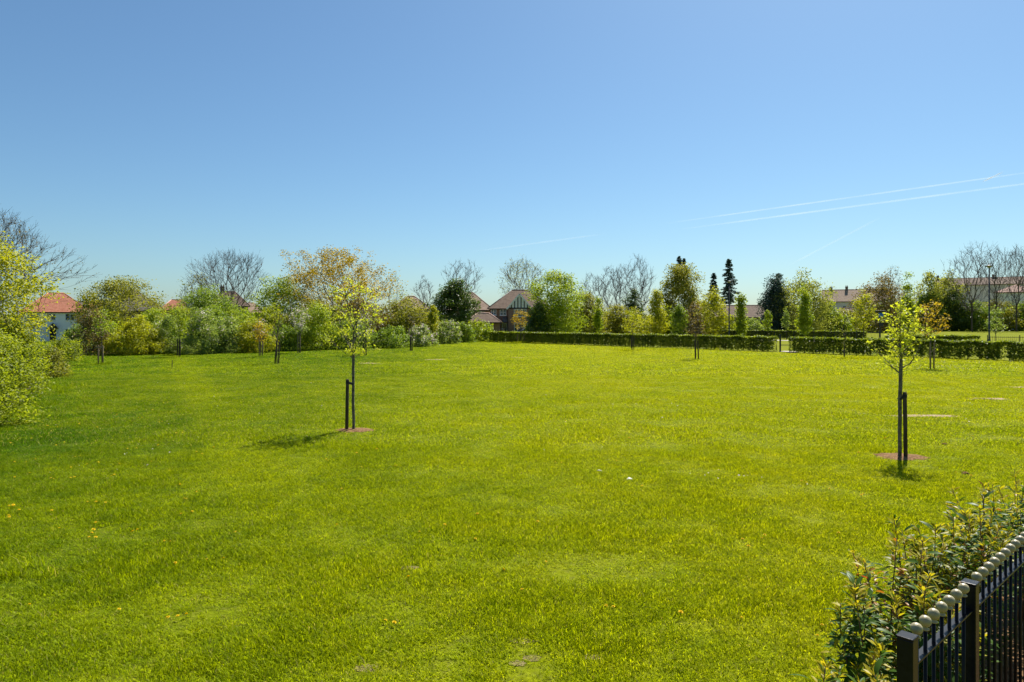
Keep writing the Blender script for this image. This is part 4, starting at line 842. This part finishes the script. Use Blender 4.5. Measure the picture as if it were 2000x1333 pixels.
for i, ((p, a_, b_), lb) in enumerate(zip(PADS, ('longest pale bare strip beside the staked young lime', 'pale bare strip between the other two strips', 'pale bare strip nearest the lamp post hedge', 'dry patch behind the taller young lime', 'dry patch before the low rounded bush', 'small dry patch in the middle of the lawn'))):
    patch('bare_patch', lb, p[0], p[1], a_, b_, 'sand', 10 + i, 4.0 if i < 3 else 2.0)
for i, (p, a_, b_) in enumerate(WORN): patch('worn_patch', 'small worn patch of earth in the foreground turf', p[0], p[1], a_ * .5, b_ * .5, 'earth', 30 + i, h=.005)
# ---------------------------------------------------------------- young staked trees
def stake(X, Y, h, label, group, mat='stake', r=.045, lean=(0, 0), tie=None):
    o = empty('tree_stake', (X, Y, uz(X, Y)), label, 'stake', group=group)
    mb = MB(); mb.tube([(0, 0, -.12), (lean[0] * .5, lean[1] * .5, h * .5), (lean[0], lean[1], h - .02), (lean[0], lean[1], h)], [r, r, r * .97, r * .85], 10); mb.build('post', M[mat], o, True)
    if tie:
        tx, ty, tz = tie; mb = MB(); mb.bar((lean[0], lean[1] - r * .6, h - .07), (tx - X, ty - Y - .03, tz), .012, .045); mb.bar((lean[0], lean[1] + r * .6, h - .07), (tx - X, ty - Y + .04, tz), .012, .045); mb.build('rubber_tie', M['rubber'], o)
        mb = MB(); mb.lathe((lean[0], lean[1], h - .10), [(r + .004, 0), (r + .006, .03), (r + .004, .06)], 12); mb.build('tie_band', M['rubber'], o)
    return o
# two nearest young limes
X, Y = gp(690, 841)
make_tree('young_lime', 'taller staked young lime with sparse lime-yellow leaves on the lawn', 'tree', X, Y, uz(X, Y), az(692, Y), az(535, Y), .74, 'egg', 'lime', .34, 201, nA=150, tip=.0035, clus=.06, lsize=.058, trunk_r=.034, lump=.45, hollow=.55, jit=.05, kpath=.5, bark='limebark', nstem=9, droop=.4)
stake(X - .15, Y - .02, 1.2, 'thick dark stake on one side of the taller young lime', None, r=.039, lean=(.02, 0), tie=(X, Y, 1.08))
X, Y = gp(1757, 893)
make_tree('young_lime', 'shorter staked young lime with clustered yellow-green leaves by the bare strip', 'tree', X, Y, uz(X, Y), az(728, Y), az(594, Y), .50, 'round', 'lime', .52, 202, nA=110, tip=.0035, clus=.055, lsize=.06, trunk_r=.033, lump=.45, hollow=.6, jit=.05, kpath=.5, bark='limebark', nstem=9, droop=.4, lean=.06)
stake(X + .10, Y - .03, 1.24, 'thick dark stake beside the shorter young lime', None, r=.036, lean=(-.02, 0), tie=(X - .01, Y, 1.10))
def sap(desc, px, py, top, bot, wpx, leaf, seed, cover, stakes, smat='stake', r=.03, bloom=0, shape='egg', bare=False, nA=70, **kw):
    X, Y = gp(px, py); z0 = uz(X, Y)
    make_tree('young_tree', desc, 'tree', X, Y, z0, az(bot, Y), az(top, Y), wpx / 2 / FPX * Y, shape, leaf, cover, seed, nA=nA, tip=.006, trunk_r=r, bloom=bloom, bare=bare, lsize=.11, clus=.13, group='young staked trees on the lawn', nstem=6, **kw)
    for dx, h, ln in stakes: stake(X + dx, Y - .08, h, 'timber stake of the ' + desc, 'stakes of the ' + desc, smat, .04, (ln, 0))
sap('sapling with fresh green leaves and twin pale stakes with crossbar', 199, 712, 604, 655, 32, 'bright', 210, .7, ((-.16, 1.1, 0), (.10, 1.1, 0)), 'palestake', .02)
X, Y = gp(199, 712); o = empty('stake_crossbar', (X, Y - .14, uz(X, Y) + 1.0), 'short pale crossbar nailed across twin stakes', 'crossbar'); mb = MB(); mb.box(-.26, .2, -.02, .02, -.04, .05); mb.build('board', M['palestake'], o)
sap('slim sapling with upright green crown near the marker peg', 350, 698, 598, 662, 30, 'bright', 211, 1.2, ((-.08, 1.3, 0), (.10, 1.2, 0)))
sap('sapling with rounded bright green crown before golden bush', 458, 688, 600, 650, 42, 'bright', 212, 1.3, ((-.12, 1.3, 0), (.16, 1.3, 0)), 'palestake')
sap('sapling with orange young leaves and pink blossom', 509, 698, 625, 668, 26, 'orange', 213, .6, ((-.06, 1.35, 0), (.16, 1.35, 0)), 'palestake', bloom=60)
sap('leafless sapling between leaning dark stakes', 541, 711, 600, 668, 26, 'brown', 214, .05, ((-.1, 1.3, .12), (.12, 1.3, .05)), bare=True, nA=90, twl=2)
sap('sapling in full pale pink blossom', 585, 690, 600, 652, 44, 'pale', 215, .4, ((-.1, 1.5, 0), (.08, 1.5, 0)), 'palestake', bloom=420)
sap('pale-blossomed sapling beyond the taller young lime', 713, 695, 612, 665, 34, 'pale', 216, .4, ((-.1, 1.2, 0), (.1, 1.2, 0)), bloom=160)
sap('thin bare sapling in front of the white-flowered bush', 803, 686, 612, 660, 22, 'brown', 217, .1, ((-.06, 1.4, 0), (.1, 1.4, 0)), bare=True, nA=60, twl=2)
sap('lime green flame-shaped sapling at the hedgerow edge', 845, 673, 590, 655, 30, 'yellowgreen', 218, 1.6, ((-.06, 1.1, 0),), shape='column')
sap('sapling with orange-gold leaves before the half-timbered house', 1017, 671, 604, 642, 34, 'orange', 219, .5, ((-.35, 1.0, 0), (.35, 1.0, 0)), 'palestake')
sap('pale yellow feathery sapling in front of the long hedge', 1235, 684, 600, 655, 36, 'yellowgreen', 220, .6, ((-.1, 1.2, 0), (.12, 1.2, 0)))
sap('dusky half-bare sapling in front of the long hedge', 1359, 702, 598, 660, 34, 'brown', 221, .3, ((-.05, 1.25, -.03), (.16, 1.25, -.06)), bare=True, nA=110, twl=3)
sap('thin bare unstaked sapling by the tufts of long grass', 1649, 700, 600, 680, 12, 'olive', 222, .1, (), bare=True, nA=40, twl=1, r=.045)
sap('copper-leaved young tree before the hedge near the lamp post', 1817, 720, 582, 655, 64, 'orange', 223, .38, ((-.05, 1.35, 0), (.14, 1.35, .02)), 'palestake', r=.04, nA=120)
X, Y = gp(336, 719); o = empty('marker_peg', (X, Y, uz(X, Y)), 'short thin wooden marker peg standing alone in the grass', 'peg'); mb = MB(); mb.tube([(0, 0, -.05), (.01, 0, .42)], [.022, .02], 6); mb.build('peg', M['stake'], o)
# ---------------------------------------------------------------- railing with ball finials
FA = Vector((1.726, 2.98, 0)); FD = Vector((.746, .665, 0)); fa = math.atan2(FD.y, FD.x)
fr = empty('garden_railing', (FA.x, FA.y, uz(FA.x, FA.y)), 'black metal railing with cream ball finials beside the shrubs', 'railing', rz=fa)
POST = [0, .917, 2.9, 4.9]
for x in POST:
    mb = MB(); mb.box(x - .033, x + .033, -.033, .033, -.15, 1.195); o = mb.build('post', M['black'], fr, bevel=.004)
    mb = MB(); mb.box(x - .036, x + .036, -.036, .036, 1.1955, 1.207); mb.build('cap', M['black'], o, bevel=.004)
bar_me = None
for a, b in zip(POST[:-1], POST[1:]):
    for z, hh in ((1.06, .010), (.12, .010)):
        mb = MB(); mb.box(a + .034, b - .034, -.021, .021, z, z + hh); mb.build('rail', M['black'], fr, bevel=.002)
    n = round((b - a) / .1135) - 1
    for i in range(n):
        x = a + (b - a) * (i + 1) / (n + 1)
        if bar_me is None:
            mb = MB(); mb.tube([(0, 0, .02), (0, 0, 1.165)], .0088, 8); p = mb.build('bar', M['black'], fr, True); bar_me = p.data
            mb = MB(); prof = [(.011, 0), (.017, .003), (.017, .008), (.011, .013), (.010, .018)] + [(.026 * math.sin(t), .042 - .026 * math.cos(t)) for t in np.linspace(.42, 3.06, 12)]
            mb.lathe((0, 0, 1.158), prof, 18); q = mb.build('finial', M['cream'], p, True); fin_me = q.data; p.location = (x, 0, 0)
        else:
            p = bpy.data.objects.new('bar', bar_me); COL.objects.link(p); p.parent = fr; p.location = (x, 0, 0); q = bpy.data.objects.new('finial', fin_me); COL.objects.link(q); q.parent = p
# planting bed of bark below the shrubs
k = MB(); NV = Vector((-FD.y, FD.x, 0)); P0 = FA - FD * .9
bed = []
for i in range(25):
    u = i * .25; w_ = .80 + .10 * mnoise.noise(Vector((u * 1.7, 4, 0))); a_ = P0 + FD * u + NV * w_; b_ = P0 + FD * u - NV * .9; bed += [(a_.x, a_.y, uz(a_.x, a_.y) + .015), (b_.x, b_.y, uz(b_.x, b_.y) + .015)]
k.add(bed, [(2*i, 2*i+1, 2*i+3, 2*i+2) for i in range(24)]); tag(k.build('planting_bed', M['soil']), 'brown bark planting bed under the railing', None, kind='structure')
# ---------------------------------------------------------------- shrubs along the railing, leaf by leaf
def leaf_mesh(name, Lf, wd, curl, mat, fold=.25):
    n = 6; V, F = [], []
    for i in range(n + 1):
        t = i / n; hw = wd / 2 * (math.sin(math.pi * min(t * .92 + .06, 1)) ** .8 if 0 < t < 1 else .03); y = Lf * t; z = -curl * Lf * t * t
        V += [(-hw, y, z + hw * fold), (0, y, z), (hw, y, z + hw * fold)]
    for i in range(n): F += [(3*i, 3*i+1, 3*i+4, 3*i+3), (3*i+1, 3*i+2, 3*i+5, 3*i+4)]
    me = npmesh(name, np.array(V), [np.array(F)], np.full(len(F), .5), True); me.materials.append(mat); return me
LV = {'dark': [leaf_mesh('leaf', .058 + .011 * i, .0205 + .003 * i, .16 + .1 * i, LM['laurel']) for i in range(3)],
      'young': [leaf_mesh('leaf', .042 + .008 * i, .0125 + .003 * i, .08 + .1 * i, LM['young']) for i in range(2)],
      'gold': [leaf_mesh('leaf', .045 + .009 * i, .0155 + .003 * i, .15 + .12 * i, LM['goldleaf']) for i in range(3)],
      'rust': [leaf_mesh('leaf', .045, .016, .25, LM['rust'])], 'red': [leaf_mesh('leaf', .04, .022, .1, LM['red'])]}
def shrub(label, u, v, h, ns, nl, mix, seed, red=False, spread=.16):
    h *= .96
    rs = np.random.RandomState(seed); p = FA + FD * u + NV * v; r = empty('laurel_shrub', (p.x, p.y, uz(p.x, p.y)), label, 'shrub', group='evergreen shrubs along the railing'); mb = MB(); spots = []
    for s in range(ns):
        a0 = rs.rand() * 6.283; hh = h * (.72 + .28 * rs.rand()) if s else h; ex = spread * (.4 + .8 * rs.rand()) if s else .03
        pts_ = [Vector((.03 * math.cos(a0) + ex * t ** 1.2 * math.cos(a0) + .012 * rs.normal(), .03 * math.sin(a0) + ex * t ** 1.2 * math.sin(a0) + .012 * rs.normal(), hh * t - .03)) for t in np.linspace(0, 1, 7)]
        mb.tube(pts_, [.0075 - .0052 * t for t in np.linspace(0, 1, 7)], 6); m = nl // ns
        for i in range(m):
            t = .22 + .78 * (i + rs.rand() * .6) / m; f = t * 6; j = min(5, int(f)); pos = pts_[j].lerp(pts_[j+1], min(1, f - j)); spots.append((pos, i * 2.4 + rs.normal(0, .3), t))
    mb.build('stems', M['twigbrown'], r, True)['kind'] = 'stuff'
    extra = {}
    for iq, (pos, an, t) in enumerate(spots + [(p_, a_ + 1.2 + rs.rand() * 2, t_) for p_, a_, t_ in spots for _ in range(5)]):
        top = t > .86; kind = ('young' if top and rs.rand() < .75 else mix[rs.randint(len(mix))]); me = LV[kind][rs.randint(len(LV[kind]))]
        el = rs.normal(.75, .25) if top else rs.normal(.12, .32); y = Vector((math.cos(an) * math.cos(el), math.sin(an) * math.cos(el), math.sin(el))); x = y.cross(Vector((0, 0, 1))).normalized(); z = x.cross(y).normalized()
        x = (x * math.cos(q0 := rs.normal(0, .35)) + z * math.sin(q0)).normalized(); z = x.cross(y).normalized()
        s = .6 + .8 * rs.rand(); off = y * (.004 + (.10 * rs.rand() if not top else .02 * rs.rand()))
        Mx = Matrix((x, y, z)).transposed().to_4x4() @ Matrix.Scale(s, 4); Mx.translation = pos + off
        if iq < len(spots): o = bpy.data.objects.new('leaf', me); COL.objects.link(o); o.parent = r; o.matrix_local = Mx
        else: extra.setdefault(kind, []).append((me, Mx))
    for kind, ls_ in extra.items():              # the small inner leaves, joined
        V, F = [], []
        for me, Mx in ls_:
            c = np.empty(len(me.vertices) * 3, np.float32); me.vertices.foreach_get('co', c); mx = np.array(Mx); b = sum(len(v) for v in V); V.append(c.reshape(-1, 3) @ mx[:3, :3].T + mx[:3, 3])
            F.append(np.array([p.vertices[:] for p in me.polygons]) + b)
        F = np.concatenate(F); o = link('inner_foliage', npmesh('inner_foliage', np.concatenate(V), [F], np.repeat(rs.rand(len(F) // 12), 12), True), LV[kind][0].materials[0], r); o['kind'] = 'stuff'
    if red: o = bpy.data.objects.new('leaf', LV['red'][0]); COL.objects.link(o); o.parent = r; o.location = (0, -.02, h + .005); o.rotation_euler = (.3, .4, 1.0)
D_, G_ = ['dark', 'dark', 'dark', 'young'], ['gold', 'gold', 'dark', 'rust', 'dark', 'young']
for a_ in (('low dark glossy shrub at the free end of the railing', .28, .42, .88, 5, 150, D_, 1, False, .13), ('dark glossy shrub in front of the first railing post', .45, .22, .84, 5, 150, D_, 2, False, .13),
           ('upright dark shrub carrying one red leaf', .92, .52, 1.12, 4, 140, D_, 3, True, .12), ('dark shrub with yellow tips behind the first ball finials', 1.08, .32, 1.12, 6, 170, D_ + ['gold'], 4),
           ('shrub with rusty and golden leaves, the most orange of the row', 1.52, .56, 1.24, 9, 260, G_ + ['rust'], 5, False, .22), ('broad golden green shrub in the middle of the row', 1.88, .52, 1.30, 9, 280, G_, 6, False, .24),
           ('golden shrub with dark heart beside the broad golden one', 2.2, .46, 1.30, 9, 260, G_ + ['dark'], 7, False, .22), ('tall dark shrub with glossy leaves behind the far finials', 2.6, .42, 1.30, 7, 220, D_, 8, False, .2),
           ('dark shrub at the far end of the row', 3.0, .48, 1.32, 7, 200, D_, 9, False, .2), ('bronze-tipped shrub past the tall dark one', 3.45, .50, 1.30, 8, 190, G_ + ['rust', 'dark'], 12, False, .22), ('glossy dark shrub further along the railing', 3.9, .42, 1.26, 7, 150, D_, 13, False, .2), ('golden shrub at the last stretch of the railing', 4.4, .50, 1.30, 8, 150, G_, 14, False, .22),
           ('golden dark shrub close behind the second post', 1.38, .26, .98, 7, 180, G_ + ['dark', 'dark'], 10, False, .16),
           ('low shrub with yellow tips between two dark shrubs', .70, .36, .84, 5, 150, D_ + ['young', 'gold'], 11, False, .14)): shrub(*a_)
# ---------------------------------------------------------------- flowers and bits in the grass
mb = MB(); mb.tube([(0, 0, -.01), (.004, 0, .035), (.006, .003, .055)], .0022, 5); nst = len(mb.f)
for ring, (rr, zz, nn) in enumerate(((.024, .058, 14), (.017, .064, 11), (.009, .068, 8))):
    for i in range(nn):
        a = 6.283 * (i + ring * .4) / nn; c, s_ = math.cos(a), math.sin(a); t_ = .006
        mb.add([(.006, .003, .056), (.006 + rr*.7*c - t_*s_, .003 + rr*.7*s_ + t_*c, zz), (.006 + rr*c, .003 + rr*s_, zz - .002), (.006 + rr*.7*c + t_*s_, .003 + rr*.7*s_ - t_*c, zz)], [(0, 1, 2, 3)])
o = mb.build('dandelion', LM['bright']); o.data.materials.append(M['yellow'])
for i, p in enumerate(o.data.polygons): p.material_index = 0 if i < nst else 1
dand = o; rs = np.random.RandomState(77); first = True
spots = [(232, 1195), (330, 1212), (55, 1188), (405, 1096), (706, 915), (667, 958), (1022, 1163), (660, 1030), (933, 1010), (1050, 1027), (1447, 1218), (1462, 1076), (1443, 889), (1096, 890), (140, 915), (190, 908), (92, 835), (230, 812), (102, 1000), (270, 1040), (30, 935), (262, 1043), (205, 985), (1255, 955), (1262, 862), (1700, 1130), (1595, 1255), (1607, 1232), (1900, 855), (1500, 800), (1230, 860), (1340, 905)]
spots += [(rs.uniform(0, 420), rs.uniform(790, 1060)) for _ in range(42)] + [(rs.uniform(300, 1900), rs.uniform(760, 1250)) for _ in range(45)]
for px, py in spots:
    X, Y = gp(px, py)
    if not lawn_ok(X, Y): continue
    for c in range(rs.choice([1, 1, 2])):
        q = dand if first else dand.copy()
        if not first: COL.objects.link(q)
        first = False; x, y = X + c * rs.normal(0, .07), Y + c * rs.normal(0, .07); q.location = (x, y, uz(x, y)); q.rotation_euler = (rs.normal(-.15, .25), rs.normal(0, .25), rs.rand() * 6.28); q.scale = [.6 + .4 * rs.rand()] * 3
        tag(q, 'small yellow dandelion flower in the lawn grass', 'flower', 'dandelions in the lawn')
# daisies: too many and too small to count
rd = np.random.RandomState(9); P = []
for px, py, n, sx, sy in ((1960, 720, 260, 4.0, 1.6), (1900, 708, 120, 3, .5), (1800, 716, 50, 1.5, .6), (1440, 935, 10, .5, .4), (240, 905, 8, .6, .6), (1000, 800, 30, 8, 5), (500, 780, 20, 4, 4), (1600, 800, 40, 5, 3)):
    c = gp(px, py); P.append(np.stack([c[0] + rd.normal(0, sx, n), c[1] + rd.normal(0, sy, n)], 1))
P = np.concatenate(P); P = P[lawn_ok(P[:, 0], P[:, 1])]; P = np.column_stack([P, [uz(a, b) + .045 for a, b in P]])
V, F, q = leaf_cards(P, .032, rd, 1.0, 2.5, 0); tag(link('daisies', npmesh('daisies', V, [F], q), M['petal']), 'white daisies sprinkled through the lawn', 'daisies', kind='stuff')
def stone(px, py, sz, mat, label, seed, name='stone', cat='stone'):
    rr = np.random.RandomState(seed); X, Y = gp(px, py); mb = MB(); mb.lathe((0, 0, 0), [(sz * .7, -.01), (sz, sz * .25), (sz * .75, sz * .55), (sz * .25, sz * .7)], 9); o = mb.build(name, M[mat], None, name == 'stone')
    for v in o.data.vertices: v.co *= 1 + .3 * (rr.rand() - .5)
    o.location = (X, Y, uz(X, Y)); o.scale = (1.2, .8, 1); tag(o, label, cat)
stone(1171, 922, .045, 'stone', 'small tan stone lying in the grass by the paper scrap', 1); stone(1187, 900, .03, 'stone', 'tiny dark stone beyond the tan stone', 2); stone(1886, 926, .06, 'soil', 'brown clod of earth beside the shorter lime shadow', 3, 'soil_clod', 'clod')
stone(1845, 868, .05, 'soil', 'dark clod of earth near the longest bare strip', 4, 'soil_clod', 'clod')
X, Y = gp(1229, 938); mb = MB(); mb.add([(-.06, -.03, .03), (.05, -.04, .035), (.07, .02, .05), (0, .05, .075), (-.05, .03, .04), (0, 0, .06)], [(0, 1, 5), (1, 2, 5), (2, 3, 5), (3, 4, 5), (4, 0, 5)]); o = mb.build('paper_scrap', M['paper']); o.location = (X, Y, uz(X, Y) - .01); o.scale = (.75, .7, .6); tag(o, 'crumpled white scrap of litter on the lawn', 'litter')
print('TRIS', TRI[0], 'objects', len(bpy.data.objects))
